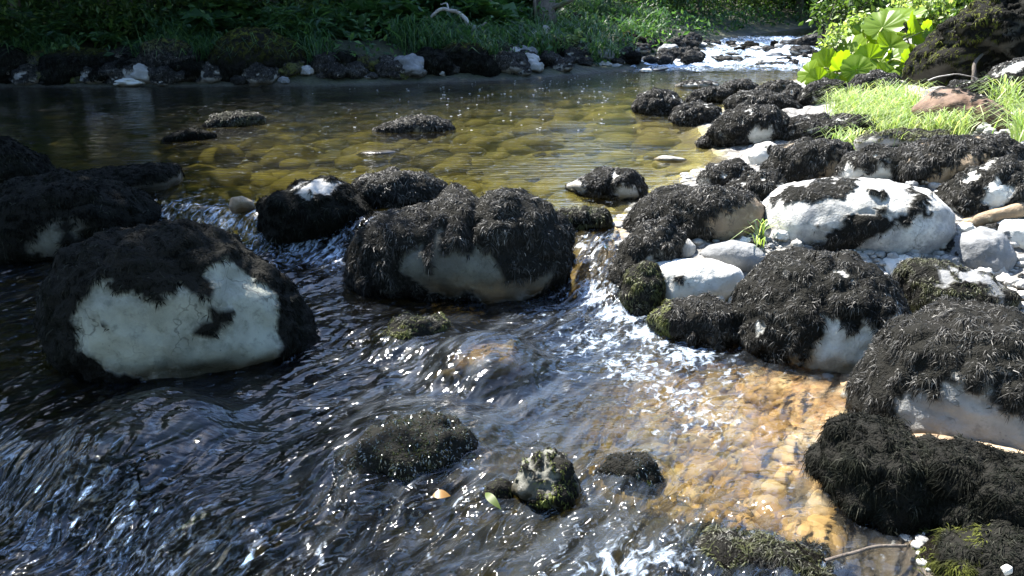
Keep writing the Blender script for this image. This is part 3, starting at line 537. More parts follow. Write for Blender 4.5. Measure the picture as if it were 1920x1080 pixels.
# --- far half of the right bank heap
for lab, ol, ba, kw in [
    ('grey moss-covered rock at the outer left end of the heap in the pool', [(1185, 200), (1200, 178), (1230, 167), (1262, 175), (1292, 198), (1288, 222), (1240, 224), (1200, 216)], 216, {}),
    ('rounded mossy rock at the pool edge, right of the outermost one', [(1254, 222), (1275, 200), (1310, 190), (1345, 200), (1360, 222), (1340, 238), (1280, 238)], 235, {}),
    ('long low mossy rock lying behind the outermost pair', [(1283, 190), (1300, 172), (1340, 162), (1368, 168), (1372, 185), (1330, 196), (1292, 197)], 193, {}),
    ('mossy rock with a dark hollow at its right, farthest of the left heap', [(1338, 170), (1360, 155), (1395, 149), (1422, 160), (1420, 178), (1385, 180), (1350, 180)], 178, {}),
    ('wide dark mossy rock sloping right in the middle of the heap', [(1358, 195), (1385, 173), (1430, 171), (1470, 178), (1508, 198), (1490, 208), (1420, 212), (1368, 210)], 208, {}),
    ('small mossy rock beside the pale gap behind the sloping one', [(1420, 168), (1440, 154), (1478, 150), (1502, 162), (1500, 174), (1460, 178), (1430, 176)], 175, {}),
    ('mossy rock below the white hanging leaf', [(1465, 180), (1480, 164), (1500, 162), (1508, 178), (1505, 196), (1480, 196)], 195, {}),
    ('large double-humped mossy rock with a white bare flank', [(1330, 245), (1360, 212), (1395, 200), (1450, 200), (1480, 222), (1475, 250), (1440, 270), (1380, 272), (1340, 262)], 272, {'bare': [[(1403, 250), (1420, 235), (1436, 240), (1452, 235), (1448, 262), (1420, 275), (1405, 265)]], 'tone': 'white', 'jit': 4}),
    ('little mossy rock ringed by white pebbles at the pool edge', [(1303, 268), (1325, 250), (1360, 247), (1385, 262), (1388, 276), (1350, 282), (1315, 280)], 277, {}),
    ('white round stone with a dark moss spot, below the double-humped rock', [(1402, 292), (1415, 272), (1440, 265), (1462, 275), (1465, 300), (1440, 315), (1412, 312)], 311, {'tone': 'white', 'mode': 'none', 'mpoly': [[(1435, 275), (1455, 270), (1460, 285), (1440, 290)]], 'jit': 3}),
    ('long two-lobed mossy rock in front of the green grass', [(1448, 250), (1470, 228), (1520, 218), (1555, 222), (1570, 216), (1620, 215), (1642, 232), (1638, 262), (1590, 275), (1560, 268), (1500, 275), (1455, 270)], 270, {'L': .05}),
    ('mossy boulder with a tan lower right flank, above the big bright one', [(1436, 320), (1450, 285), (1498, 264), (1560, 261), (1605, 283), (1600, 315), (1540, 345), (1460, 347)], 342, {'tone': 'tan', 'bare': [[(1500, 345), (1540, 325), (1580, 300), (1610, 290), (1605, 325), (1540, 355)]]}),
    ('white bare rock with a ragged moss crest, next to the tan-flanked boulder', [(1572, 325), (1585, 295), (1620, 278), (1670, 276), (1700, 295), (1690, 330), (1640, 342), (1580, 340)], 338, {'tone': 'white', 'bare': [[(1570, 345), (1580, 312), (1600, 310), (1625, 325), (1665, 300), (1680, 345)]]}),
    ('long humped boulder with hanging moss over a buff bare flank', [(1660, 330), (1680, 290), (1760, 260), (1860, 247), (1898, 270), (1892, 312), (1820, 345), (1760, 370), (1690, 352)], 356, {'tone': 'tan', 'sub': 6, 'bare': [[(1715, 375), (1735, 335), (1770, 318), (1800, 298), (1850, 295), (1860, 310), (1810, 345), (1760, 380)]], 'L': .06}),
    ('tilted white boulder with dark moss patches at the right edge', [(1752, 395), (1790, 338), (1860, 296), (1930, 308), (1975, 360), (1900, 425), (1800, 430)], 425, {'tone': 'white', 'sub': 6, 'bare': [[(1838, 380), (1855, 345), (1868, 318), (1885, 345), (1900, 348), (1895, 375), (1860, 400)], [(1770, 400), (1790, 380), (1800, 415), (1780, 425)], [(1800, 335), (1855, 298), (1870, 300), (1810, 345)]]}),
    ('mossy rock with white specks at the edge of the golden pool', [(1308, 340), (1330, 310), (1380, 299), (1416, 318), (1405, 350), (1340, 365)], 360, {'tone': 'white', 'bare': [[(1305, 338), (1330, 335), (1335, 350), (1310, 352)]], 'jit': 4}),
    ('grey moss-streaked rock just left of the big bright boulder', [(1368, 350), (1400, 325), (1450, 321), (1484, 350), (1470, 392), (1430, 402), (1380, 375)], 392, {'tone': 'white', 'bare': [[(1455, 350), (1470, 345), (1480, 365), (1462, 385)], [(1385, 345), (1398, 340), (1392, 355)]], 'jit': 5}),
    ('low flat rock with pale top and green edge below the grass', [(1605, 268), (1640, 252), (1700, 243), (1770, 246), (1795, 256), (1740, 272), (1660, 282), (1615, 285)], 280, {'tone': 'pale', 'mode': 'top', 'thr': .55, 'green': .8, 'mossm': 'moss'}),
    ('dark moss-topped rock partly hidden by the big green leaves', [(1500, 185), (1515, 160), (1548, 148), (1580, 155), (1590, 178), (1560, 195), (1515, 196)], 193, {}),
    ('mossy rock behind the grass under the big leaves', [(1585, 165), (1610, 142), (1645, 134), (1680, 142), (1685, 165), (1640, 180), (1595, 178)], 176, {}),
    ('brown bare slab leaning behind the grass at the right', [(1716, 212), (1745, 176), (1790, 168), (1850, 186), (1908, 220), (1908, 246), (1820, 248), (1750, 240)], 246, {'push': -.12, 'tone': 'brown', 'mode': 'top', 'thr': .98, 'cov': 1.2}),
    ('dark mossy rock wedged above the brown slab', [(1775, 172), (1790, 155), (1830, 150), (1862, 162), (1865, 180), (1820, 184)], 180, {}),
    ('white-speckled boulder at the right edge above the brown slab', [(1850, 160), (1870, 125), (1930, 108), (2000, 130), (2010, 190), (1930, 200), (1870, 190)], 192, {'tone': 'white', 'bare': [[(1862, 142), (1880, 122), (1930, 112), (1925, 128), (1890, 145)]], 'jit': 7})]:
    k = dict(tone='white', sub=5, L=.045, holes=.62, hw=.05); k.update(kw)
    boulder('boulder', lab, ol, ba, cat='boulder', **k)
# --- boulders of the far bank
top_g = lambda y0, y1, k=.95: (lambda P: np.clip((y1 - proj(P)[1]) / (y1 - y0), 0, 1) * k)
for lab, ol, ba, kw in [
    ('dark round far rock with light moss cap and pale stone at its left', [(258, 150), (262, 110), (280, 82), (310, 74), (345, 80), (372, 100), (388, 135), (385, 155)], 152, {'green': top_g(75, 100), 'mossm': 'moss'}),
    ('broadest dark rock of the far bank, its mossy slope falling to the right', [(385, 150), (395, 110), (420, 75), (450, 55), (500, 58), (560, 85), (600, 120), (620, 150), (500, 158)], 153, {'green': top_g(60, 120)}),
    ('dark craggy rock at the far waterline right of the tan half-round stone', [(768, 142), (775, 105), (800, 90), (840, 100), (860, 130), (855, 145)], 143, {}),
    ('large black rock sloping to the far waterline below the dead branch', [(820, 142), (822, 100), (845, 82), (890, 84), (915, 100), (945, 128), (945, 145)], 141, {'green': top_g(80, 95, .6)}),
    ('dark rock of the far bank at the left edge of the photo', [(-40, 160), (-30, 110), (10, 85), (45, 95), (75, 130), (80, 160)], 159, {}),
    ('wide dark far rock right of the one at the left edge', [(70, 152), (90, 105), (140, 92), (200, 98), (240, 125), (250, 150), (160, 158)], 154, {'green': top_g(92, 105, .6)}),
    ('dark far rock between the broadest one and the brightest white stone', [(600, 148), (612, 112), (640, 95), (668, 105), (672, 135), (650, 150)], 147, {}),
    ('big round dark rock under the trees behind the sunlit plants', [(1038, 66), (1045, 35), (1075, 24), (1105, 34), (1120, 62), (1080, 70)], 64, {}),
    ('rounded dark rock with a light rim in the heap, right of the bright green one', [(1146, 92), (1155, 72), (1175, 60), (1192, 72), (1200, 92)], 91, {'green': top_g(58, 72)}),
    ('bright green moss-covered rock lit by the sun on the far bank', [(1092, 96), (1100, 76), (1116, 64), (1132, 76), (1140, 96)], 95, {'green': 1., 'mossm': 'gmoss'})]:
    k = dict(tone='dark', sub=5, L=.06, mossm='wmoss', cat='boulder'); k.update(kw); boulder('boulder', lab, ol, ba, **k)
# --- bare stones in the right-hand gravel
for lab, ol, ba, kw in [
    ('rounded slate-grey boulder with a dark dent, at the right above the gravel', [(1778, 500), (1790, 450), (1830, 424), (1868, 432), (1896, 470), (1896, 505), (1870, 528), (1800, 520)], 518, {'tone': 'grey', 'rough': .05}),
    ('white-topped stone at the right edge beside the slate-grey boulder', [(1850, 435), (1880, 412), (1930, 408), (1960, 430), (1950, 470), (1880, 470)], 466, {'tone': 'white'}),
    ('flat gleaming white stone between the matted boulder and the gravel', [(1636, 520), (1650, 488), (1690, 476), (1730, 485), (1745, 520), (1700, 550), (1650, 550)], 545, {'tone': 'white', 'push': .08}),
    ('tan stone wedged under the tilted white boulder like a bar', [(1778, 432), (1830, 405), (1900, 372), (1925, 375), (1920, 395), (1860, 418), (1800, 440)], 438, {'tone': 'tan', 'dep': .35}),
    ('low buff stone under the moss-maned boulder at the waterline', [(1700, 850), (1760, 835), (1880, 825), (1960, 830), (1950, 858), (1800, 870)], 862, {'tone': 'tan', 'dep': .5, 'push': -.02}),
    ('small white stone on moss in the bottom right corner', [(1877, 1068), (1885, 1058), (1896, 1060), (1898, 1070), (1888, 1078)], 1073, {'tone': 'white', 'zd0': 1.93, 'sub': 3}),
    ('small white stone above the long humped boulder', [(1678, 275), (1700, 264), (1738, 266), (1745, 278), (1710, 285)], 283, {'tone': 'white'})]:
    k = dict(sub=5, mode='none', rough=.03); k.update(kw)
    boulder('stone', lab, ol, ba, cat='stone', **k)
boulder('boulder', 'gravel-side boulder half grey and bare, half moss, right of the matted one', [(1678, 560), (1695, 508), (1750, 496), (1840, 504), (1886, 540), (1892, 582), (1800, 606), (1700, 610)], 598, 'grey', sub=5, bare=[[(1755, 500), (1800, 500), (1850, 510), (1890, 545), (1880, 575), (1850, 540), (1810, 530), (1790, 520), (1775, 528), (1760, 535)]], green=.3, L=.045)
boulder('rock_outcrop', 'tall dark peaty outcrop with yellow moss ridge at the top right', [(1712, 150), (1735, 100), (1772, 52), (1830, 20), (1900, -25), (2000, -50), (2060, 100), (2010, 170), (1850, 165), (1760, 160)], 160, 'dark', cat='outcrop', dep=.7, sub=6, rough=.17, mode='top', thr=-.25, green=lambda P: np.clip(.5 + 1.6 * pn(P * 3) + (np.abs(proj(P)[1] - 62 - (1790 - proj(P)[0]) * .75) < 22) * 1., 0, 1) * (proj(P)[0] < 1880), L=.07, ext=1.05, mossm='wmoss', lift=.3)

# ------------------------------------------------------------------ copies of small far rocks
def unit_rock(name, tone, mossy, mossm, seed, green=0.):
    U, F = ico(4); V = U * np.array((1, .85, .68)); V += U * (fbm(U * 1.4 + seed * 7.1, 4) * .22)[:, None]
    VN = vnormals(V, F)
    mk = lambda P, Nn: ((Nn[:, 2] + .6 * fbm(P * 2 + seed, 3)) > (-.6 if mossy == 1 else .15)).astype(float) if mossy else np.zeros(len(P))
    o = mesh_q(name, V, F, M[tone], None, {'moss': mk(V, VN), 'wet': sst(-.05, -.3, V[:, 2]), 'tan': np.full(len(V), 0.)}, True)
    if mossy: strands('moss', V, F, o, M[mossm], mk, 10, L=.24, W=.034, cov=2.4, green=green, face_cam=False)
    return o
def copy_tree(o):
    c = o.copy(); C.objects.link(c)
    for ch in list(o.children):
        d = ch.copy(); C.objects.link(d); d.parent = c
        for g in list(ch.children):
            e = g.copy(); C.objects.link(e); e.parent = d
    return c
PROTO = {'dark': [unit_rock('rock', 'dark', 1, 'moss', s) for s in (1, 2, 3)] + [unit_rock('rock', 'dark', 1, 'wmoss', s) for s in (4,)],
         'half': [unit_rock('rock', 'pale', 2, 'moss', s) for s in (5, 6)], 'pale': [unit_rock('rock', 'white', 0, 'moss', 7), unit_rock('rock', 'pale', 0, 'moss', 8)],
         'mossy': [unit_rock('rock', 'dark', 1, 'moss', s, .8) for s in (10,)], 'grey': [unit_rock('rock', 'pale', 0, 'moss', 12), unit_rock('rock', 'grey', 0, 'moss', 13)]}
used = set()
def far_rock(kind, px, py, w, h=None, label=None, group=None, cat='rock', sink=.3, pt=None):
    """px, py: middle of the foot in the photograph's pixels, w, h: size there"""
    p = hit(px, py) if pt is None else pt; zd = toz(p); h = h or w * .6
    q = random.choice(PROTO[kind])
    if q.name in used: o = copy_tree(q)
    else: used.add(q.name); o = q
    r = w * zd / FPX / 2 * 1.05; hz = h * zd / FPX / .68 / (2 - sink)
    o.location = p + np.array((0, r * .6, hz * .68 * (1 - sink))); o.scale = (r, r * random.uniform(.8, 1.1), hz); o.rotation_euler = (random.uniform(-.15, .15), random.uniform(-.15, .15), random.choice((0, math.pi)) + random.uniform(-.35, .35))
    if cat != 'rock': o.name = cat
    tag(o, label, cat, group); return o
far_rock('pale', 268, 146, 38, 42, 'pale upright stone leaning on the left of the moss-capped far rock', None, 'stone')
far_rock('pale', 672, 150, 42, 25, 'brightest white stone at the far waterline, left of a tan one', None, 'stone')
far_rock('grey', 745, 146, 80, 24, 'tan half-round stone at the far waterline beside the brightest white one', None, 'stone')
far_rock('half', 955, 138, 62, 36, 'rock with a pale top left corner at the far waterline', None, 'rock')
far_rock('grey', 1000, 136, 36, 24, 'pale arched stone at the far waterline, right of the corner-lit rock', None, 'stone')
far_rock('half', 1054, 135, 38, 22, 'lone little dark rock standing in the water off the far bank', None, 'rock')
far_rock('pale', 240, 162, 60, 16, 'wet whitish stone low at the far waterline on the left', None, 'stone')
far_rock('dark', 195, 156, 70, 34, 'dark rock at the far waterline just left of the wet whitish stone', None, 'rock')
far_rock('half', 405, 148, 40, 26, 'small rock with white edges between the two biggest far rocks', None, 'rock')
far_rock('dark', 615, 146, 60, 40, 'dark rock at the far waterline left of the brightest white stone', None, 'rock')
far_rock('dark', 1082, 84, 40, 22, 'small round dark rock in front of the big one under the trees', None, 'rock')
far_rock('mossy', 1010, 100, 80, 32, 'dark mossy mound under the bleached driftwood', None, 'rock')
far_rock('pale', 1212, 136, 22, 7, 'flat white stone in the water left of the rapids', None, 'stone')
far_rock('pale', 1240, 133, 30, 6, 'thin pale stone awash beside the flat white one', None, 'stone')
far_rock('dark', 1530, 88, 60, 22, 'long dark rock at the right end of the rapids', None, 'rock')
far_rock('half', 1512, 103, 50, 16, 'brownish flat rock in the rapids below the long dark one', None, 'rock')
for i in range(105):
    px = random.uniform(0, 990); py = (148 if px > 600 else 158) - (px > 850) * 8 - abs(random.gauss(0, 13)) + 3
    far_rock(random.choice(['dark', 'dark', 'half', 'half', 'grey', 'mossy']), px, py, random.choice([random.uniform(12, 30), random.uniform(26, 70)]), None, 'dark stone among the many lining the shaded far bank', 'dark stones lining the shaded far bank')
for i in range(95):
    px = random.uniform(930, 1318); a = (px - 930) / 388
    py = random.uniform(80 + 4 * a, 134 - 14 * a)
    far_rock(random.choice(['dark', 'dark', 'dark', 'dark', 'half', 'half', 'grey']), px, py, random.uniform(20, 48) * (1 - .15 * a), None, 'grey rock in the jumbled heap on the far bank beside the rapids', 'grey rocks heaped beside the rapids', sink=.25)
for i in range(46):
    py = random.uniform(81, 124); lo = 1300 if py < 108 else 1335; px = random.uniform(lo, 1540)
    far_rock(random.choice(['dark', 'dark', 'half', 'grey']), px, py, random.uniform(10, 34), random.uniform(4, 10), 'small rock breaking the white water of the rapids', 'rocks in the rapids', sink=.5)
for i in range(16):
    px = random.uniform(1120, 1310); far_rock('pale', px, 124 - (px - 1120) * .07 + random.uniform(-4, 4), random.uniform(12, 30), random.uniform(4, 8), 'pale flat stone at the foot of the far rock heap', 'pale stones at the foot of the far rock heap', sink=.5)
# pale cobbles among the near right-hand boulders
for px, py, w in [(1372, 600, 24), (1395, 612, 26), (1405, 590, 20), (1388, 585, 18), (1412, 612, 22), (1380, 572, 26), (1400, 560, 22), (1365, 618, 16), (1330, 585, 22), (1345, 570, 30), (1290, 560, 22)]:
    far_rock('pale', px, py + 4, w, w * .75, 'white pebble in the little heap left of the matted boulder', 'white pebbles beside the matted boulder', 'pebble')
for i in range(120):
    px, py = random.choice([(1840, 520), (1790, 480), (1860, 545), (1620, 488), (1455, 480), (1700, 470), (1780, 455), (1895, 540), (1900, 585), (1640, 560), (1560, 345), (1480, 410), (1720, 370), (1870, 440), (1880, 250)])
    px += random.gauss(0, 34); py += random.gauss(0, 16); w = random.uniform(9, 34)
    far_rock(random.choice(['pale', 'grey', 'grey', 'pale', 'half']), px, py, w, w * .7, 'small pale cobble in the gaps between the boulders of the right bank', 'cobbles between the right bank boulders', 'cobble')

# gravel and drowned cobbles: nobody could count them
def scatter(name, label, PTS, rmin, rmax, m, flat=.6, sub=2):
    U, F = ico(sub); n = len(PTS); r = rmin + (rmax - rmin) * RNG.random(n) ** 3
    sc3 = np.stack([r, r * RNG.uniform(.6, 1, n), r * RNG.uniform(.35, flat, n)], 1); th = RNG.random(n) * 6.28
    V = U[None] * sc3[:, None]; V = V * (1 + .25 * fbm((U[None] + PTS[:, None] * 3.).reshape(-1, 3) * 1.1, 2).reshape(n, len(U))[..., None])
    c, s = np.cos(th)[:, None], np.sin(th)[:, None]
    V = np.stack([V[..., 0] * c - V[..., 1] * s, V[..., 0] * s + V[..., 1] * c, V[..., 2]], -1) + PTS[:, None]
    Fa = (F[None] + (np.arange(n) * len(U))[:, None, None]).reshape(-1, 3)
    o = mesh_q(name, V.reshape(-1, 3), Fa, m, None, {'moss': np.zeros(n * len(U)), 'wet': np.zeros(n * len(U)), 'tan': np.zeros(n * len(U))}, True)
    return tag(o, label, None, None, 'stuff')
def field(n, x0, x1, y0, y1, cond, dz=0.):
    x = RNG.uniform(x0, x1, n); y = RNG.uniform(y0, y1, n); k = cond(x, y, sdf(x, y)); x, y = x[k], y[k]
    return np.stack([x, y, terrain(x, y) + dz], 1)
scatter('gravel', 'grey gravel between the right bank boulders', field(12000, .5, 5.0, 1.2, 5.8, lambda x, y, s: (s > -.05) & (s < 2.6) & ~is_left(x, y)), .008, .04, M['pale'])
m2_, nt_ = mat('amber_bed_stone'); n_ = N(nt_); g_ = n_('ShaderNodeNewGeometry')
p_ = n_('ShaderNodeBsdfPrincipled', i_Roughness=.8); n_.set(p_.inputs['Base Color'], n_.mix(n_.noise(g_.outputs['Position'], 30, 3), n_.ramp(g_.outputs['Random Per Island'], [(0, (.09, .05, .02)), (.3, (.32, .18, .06)), (.6, (.52, .34, .14)), (.85, (.6, .5, .36)), (1, (.3, .29, .27))]), (.3, .18, .07))); n_.out(p_.outputs[0])
scatter('river_cobbles', 'orange cobbles on the bed of the shallows', field(3600, -2.2, 1.4, 1.3, 4.2, lambda x, y, s: (s < -.2) & ((x - .9) ** 2 / .3 + (y - 2.6) ** 2 / .5 < 1)), .012, .10, m2_, .5)
m_, nt_ = mat('olive_bed_stone'); n_ = N(nt_); g_ = n_('ShaderNodeNewGeometry')
p_ = n_('ShaderNodeBsdfPrincipled', i_Roughness=.8); n_.set(p_.inputs['Base Color'], n_.mix(n_.noise(g_.outputs['Position'], 14, 3), n_.ramp(g_.outputs['Random Per Island'], [(0, (.04, .034, .007)), (.5, (.14, .115, .026)), (1, (.28, .24, .065))]), (.16, .125, .03))); n_.out(p_.outputs[0])
scatter('pool_cobbles', 'golden cobbles on the bed of the pool', field(1300, -6, 2.4, 4.5, 11.5, lambda x, y, s: s < -.35), .03, .30, m_, .5)
# little flecks of foam drifting on the pool
n_f = 260; fx = []; 
for i in range(n_f):
    px = random.gauss(1030, 190); py = random.choice([random.uniform(128, 185), random.uniform(128, 245)]); p = ray(px, py, 1.2 / -(rdir(px, py)[2]))
    if sdf(p[:1], p[1:2])[0] < -.1: fx.append((p[0], p[1], .203))
U, F = ico(1); fx = np.array(fx); rr = RNG.uniform(.005, .013, len(fx))
V = fx[:, None] + U[None] * rr[:, None, None] * np.array((1.3, 1, .16))
tag(mesh_q('foam', V.reshape(-1, 3), (F[None] + (np.arange(len(fx)) * len(U))[:, None, None]).reshape(-1, 3), M['fleck'], None, None, True), 'white foam flecks drifting on the pool', None, None, 'stuff')

# ------------------------------------------------------------------ foliage
def leaf_quads(P, size, up=.5, asp=.5, dirs=None):
    n = len(P); s = (np.asarray(size) * (.6 + .8 * RNG.random(n)))[:, None]
    d = RNG.normal(size=(n, 3)); d[:, 2] -= .25
    if dirs is not None: d = dirs + d * .35
    d /= np.linalg.norm(d, axis=1)[:, None]
    nn = RNG.normal(size=(n, 3)) * (1 - up) + np.array((0, 0, 1.)) * up; w = np.cross(d, nn); w /= np.linalg.norm(w, axis=1)[:, None] + 1e-6
    k = np.cross(w, d)
    V = np.stack([P, P + d * s * .5 + w * s * asp * .5 + k * s * .06, P + d * s - k * s * .1, P + d * s * .5 - w * s * asp * .5 + k * s * .06], 1).reshape(-1, 3)
    return V, (np.arange(n)[:, None] * 4 + np.arange(4))
def blades(P, L, W, lean=.5, D=None):
    n = len(P); L = (L * RNG.uniform(.5, 1.15, n))[:, None]; a = RNG.random(n) * 6.28
    d = np.stack([np.cos(a), np.sin(a), 0 * a], 1); w = np.stack([-np.sin(a), np.cos(a), 0 * a], 1) * (W * RNG.uniform(.6, 1.2, n))[:, None]
    if D is not None: d = d * .6 + D
    l = (lean * RNG.uniform(.3, 1.5, n))[:, None]; z = np.array((0, 0, 1.))
    p1 = P + (z * .6 + d * l * .25) * L; p2 = P + (z * .9 + d * l * .75) * L * .95; p3 = P + (z * (.95 - .35 * l) + d * l * 1.35) * L
    V = np.stack([P - w * .5, P + w * .5, p1 - w * .5, p1 + w * .5, p2 - w * .35, p2 + w * .35, p3], 1).reshape(-1, 3)
    o = np.arange(n)[:, None] * 7; lp = (o + np.array([0, 1, 3, 2, 2, 3, 5, 4, 4, 5, 6])).ravel()
    return V, lp, (np.arange(n)[:, None] * 11 + np.array([0, 4, 8])).ravel(), np.tile([4, 4, 3], n)

def make_tree(seed, H, R, z0, lean=(0, 0), nleaf=9000, ls=.16, nclump=42, trunk_r=.16):
    """tapered trunk with limbs; leaves in loose clumps at the limb ends"""
    rs = np.random.default_rng(seed)
    root = bpy.data.objects.new('tree', None); C.objects.link(root)
    tp = smooth_path([(0, 0, -.4), (lean[0] * .1, lean[1] * .1, H * .25), (lean[0] * .45 + rs.normal() * .2, lean[1] * .45, H * .6), (lean[0], lean[1], H * .95)], 16, .05)
    paths = [(tp, trunk_r * np.linspace(1.25, .2, 16))]; tips = []
    for k in range(nclump):
        f = rs.uniform(.12 if z0 < 1.5 else .35, 1); b = tp[min(15, int(f * 15))]; a = rs.random() * 6.28
        zt = z0 + (H - z0) * rs.random(); rr = R * (.35 + .65 * math.sqrt(rs.random())) * math.sqrt(max(.12, 1 - abs((zt - (z0 + H) / 2) / ((H - z0) / 2 + .3)) ** 2.5))
        cxy = np.array(lean) * (zt / H)
        t = np.array((cxy[0] + rr * math.cos(a), cxy[1] + rr * math.sin(a), zt)); tips.append(t)
        if k % 2 == 0: paths.append((smooth_path([b, (b * .5 + t * .5) + (0, 0, .25), t], 7, .04), trunk_r * np.linspace(.32, .05, 7)))
    V, F = tubes(paths, 6); mesh_q('trunk', V, F, M['bark'], root, None, True)
    tips = np.array(tips); k = rs.integers(0, len(tips), nleaf)
    P = tips[k] + rs.normal(size=(nleaf, 3)) * np.array((.5, .5, .34)) * (R * .34)
    P = P[P[:, 2] > .15]
    V, F = leaf_quads(P, ls, .45); mesh_q('crown', V, F, M['leaf'], root)
    return root
TR = [make_tree(1, 6.2, 1.35, 2.7, (1.7, -.5), 11000, .13, 44, .09), make_tree(2, 8, 2.3, 2.2, (.4, -.5), 8000, .17), make_tree(3, 10, 3.0, .8, (.3, -.8), 11000, .17), make_tree(4, 8, 2.6, .25, (0, -.5), 11000, .15)]
tused = set()
def tree(kind, x, y, s=1., rz=0., label='', group=None):
    q = TR[kind]; o = copy_tree(q) if kind in tused else q; tused.add(kind)
    o.location = (x, y, float(terrain(np.array([x * 1.]), np.array([y * 1.]))[0]) - .1); o.scale = (s, s, s); o.rotation_euler = (0, 0, rz); tag(o, label, 'tree', group); return o
g1 = 'trees along the shaded far bank'
for k, x, y, s, rz, lb in [(0, -5.4, 6.4, 1., 0, 'slender tree leaning out over the pool from the left, shading the white-faced boulder'), (0, -7.4, 8.6, 1.05, .3, 'slender tree on the left bank above the black boulder'), (0, -5.5, 4.4, .95, .25, 'slender tree on the left bank nearest the viewer')]:
    tree(k, x, y, s, rz, lb)
for k, x, y, s, rz in [(1, -9, 11.5, 1, 0), (1, -7, 13.0, .85, 1), (1, -4.8, 13.2, .72, 2), (1, -2.7, 13.9, .66, .5), (1, -10.5, 13.5, 1., 3), (1, -1.0, 15.0, .5, 2.5), (3, -6.0, 12.6, .55, 1), (3, -3.6, 12.9, .5, 4),
    (2, -12, 15, .8, .5), (3, -8.2, 15.2, .8, 2), (3, -5.6, 15.6, .8, 3), (3, -3.2, 16.8, .65, 1), (3, .4, 19.5, .45, 0), (3, -9.8, 16.4, .9, 4), (3, 1.9, 18.6, .4, 5), (3, 3.2, 20.2, .42, 2), (2, -15.5, 15.5, 1., 1), (3, -1.2, 18.6, .5, 1), (3, .9, 17.2, .3, 3), (3, -4.5, 19, .6, 2), (3, -8, 19, .7, 1), (3, -1.5, 22, .55, 0), (3, -8.4, 12.2, .55, 2), (3, -7.0, 12.0, .5, 0), (3, -5.3, 12.5, .45, 3), (3, -3.2, 13.0, .42, 5), (1, -5.8, 14.4, .9, 2), (1, -3.8, 15.0, .85, 4), (1, -2.0, 16, .7, 1)]:
    tree(k, x, y, s, rz, 'bushy dark tree behind the undergrowth of the far bank', g1)
g2 = 'trees closing the view upstream'; LOW = .6
for k, x, y, s, rz in [(3, 6.4, 23.2, .62, 0), (3, 8.4, 24.9, .68, 1), (3, 10.4, 26.0, .7, 2), (3, 12.3, 27.2, .7, 3), (3, 14.4, 28.6, .72, 4), (3, 4.6, 20.8, .5, 5), (3, 3.0, 18.9, .42, 2), (3, 16.6, 29.3, .72, 1), (3, 7.6, 26.5, .8, 3), (3, 9.8, 28.2, .85, 2)]:
    tree(k, x, y, s, rz, 'dark bushy tree hanging over the far bend of the river', g2)
for i, (k, x, y, s, rz) in enumerate([(2, 3.6, 22.5, 1., 0), (3, 5.6, 24.3, 1.1, 1), (3, 7.6, 25.6, 1.15, 2), (2, 9.6, 27.2, 1.1, 3), (3, 11.2, 27.4, 1.2, 4), (3, 13.4, 28.8, 1.2, 5), (2, 15.5, 30, 1.2, 0), (3, 17.5, 30.4, 1.2, 1), (2, 7, 30, 1.3, 2), (2, 12, 33, 1.3, 1), (2, 1, 28, 1.1, 4), (2, -5, 26, 1.3, 5), (2, 20, 33, 1.4, 2), (3, 21, 32, 1.2, 2), (2, -11, 22, 1.3, 1), (2, -18, 20, 1.3, 2), (2, 17, 38, 1.5, 3), (2, 25, 36, 1.5, 1), (2, -1, 33, 1.5, 1), (2, 8, 38, 1.6, 4)]):
    tree(k, x, y, s * LOW, rz, 'dark leafy tree among those closing the view upstream', g2)
for k, x, y, s, rz in [(3, 10.5, 17.2, .9, 1), (2, 13, 19.2, 1., 2), (3, 8.9, 14.0, .62, 0), (2, 16, 21, 1., 2), (2, 12.5, 14.5, 1, 1), (2, 10.5, 10.5, .9, 4)]:
    tree(k, x, y, s, rz, 'leafy tree on the right bank behind the big green leaves', 'trees on the right bank')

for k, x, y, s, rz in [(1, -6, -3, 1.2, 0), (1, -2.5, -5, 1.3, 1), (1, 1.5, -5.5, 1.3, 2), (1, 5, -4, 1.3, 3), (1, 8, -1, 1.3, 4), (1, 9, 3, 1.2, 5), (1, -9, 0, 1.3, 1), (1, -8.5, 4.5, 1.1, 2), (1, 9.5, 7, 1.1, 0), (2, -4, -8, 1.3, 0), (2, 3.5, -9, 1.3, 1), (2, 0, -8, 1.4, 4), (1, -6.3, 1, .9, 3)]:  # unseen trees added to screen sky light from the shaded boulders
    tree(k, x, y, s, rz, 'leafy tree on the near bank, outside the view', 'trees around the viewer')

# undergrowth of the far bank
def bank_pts(n, x0, x1, y0, y1, s0, s1, f=None):
    return field(n, x0, x1, y0, y1, lambda x, y, s: is_left(x, y) & (s > s0) & (s < s1) & ((f is None) or f(x, y)))
P = bank_pts(110000, -14, 22, 10.5, 34, .3, 6); k = fbm(P * 1.2, 2) > -.35; P = P[k]
P[:, 2] += RNG.random(len(P)) ** 1.5 * .45 * (1 + .8 * pn(P * .8)); V, F = leaf_quads(P, .11, .55)
tag(mesh_q('undergrowth', V, F, M['under'], None), 'mixed low green leaves covering the far bank', None, None, 'stuff')
P = bank_pts(60000, -13, 4, 10.6, 16.5, .35, 3.2); k = fbm(P * .9 + 70, 2) > .02; P = P[k]
V, lp, st, tt = blades(P, .42, .016, .9); tag(mesh_np('bank_grass', V, lp, st, tt, M['shade_grass']), 'long soft grass hanging on the shaded far bank', None, None, 'stuff')
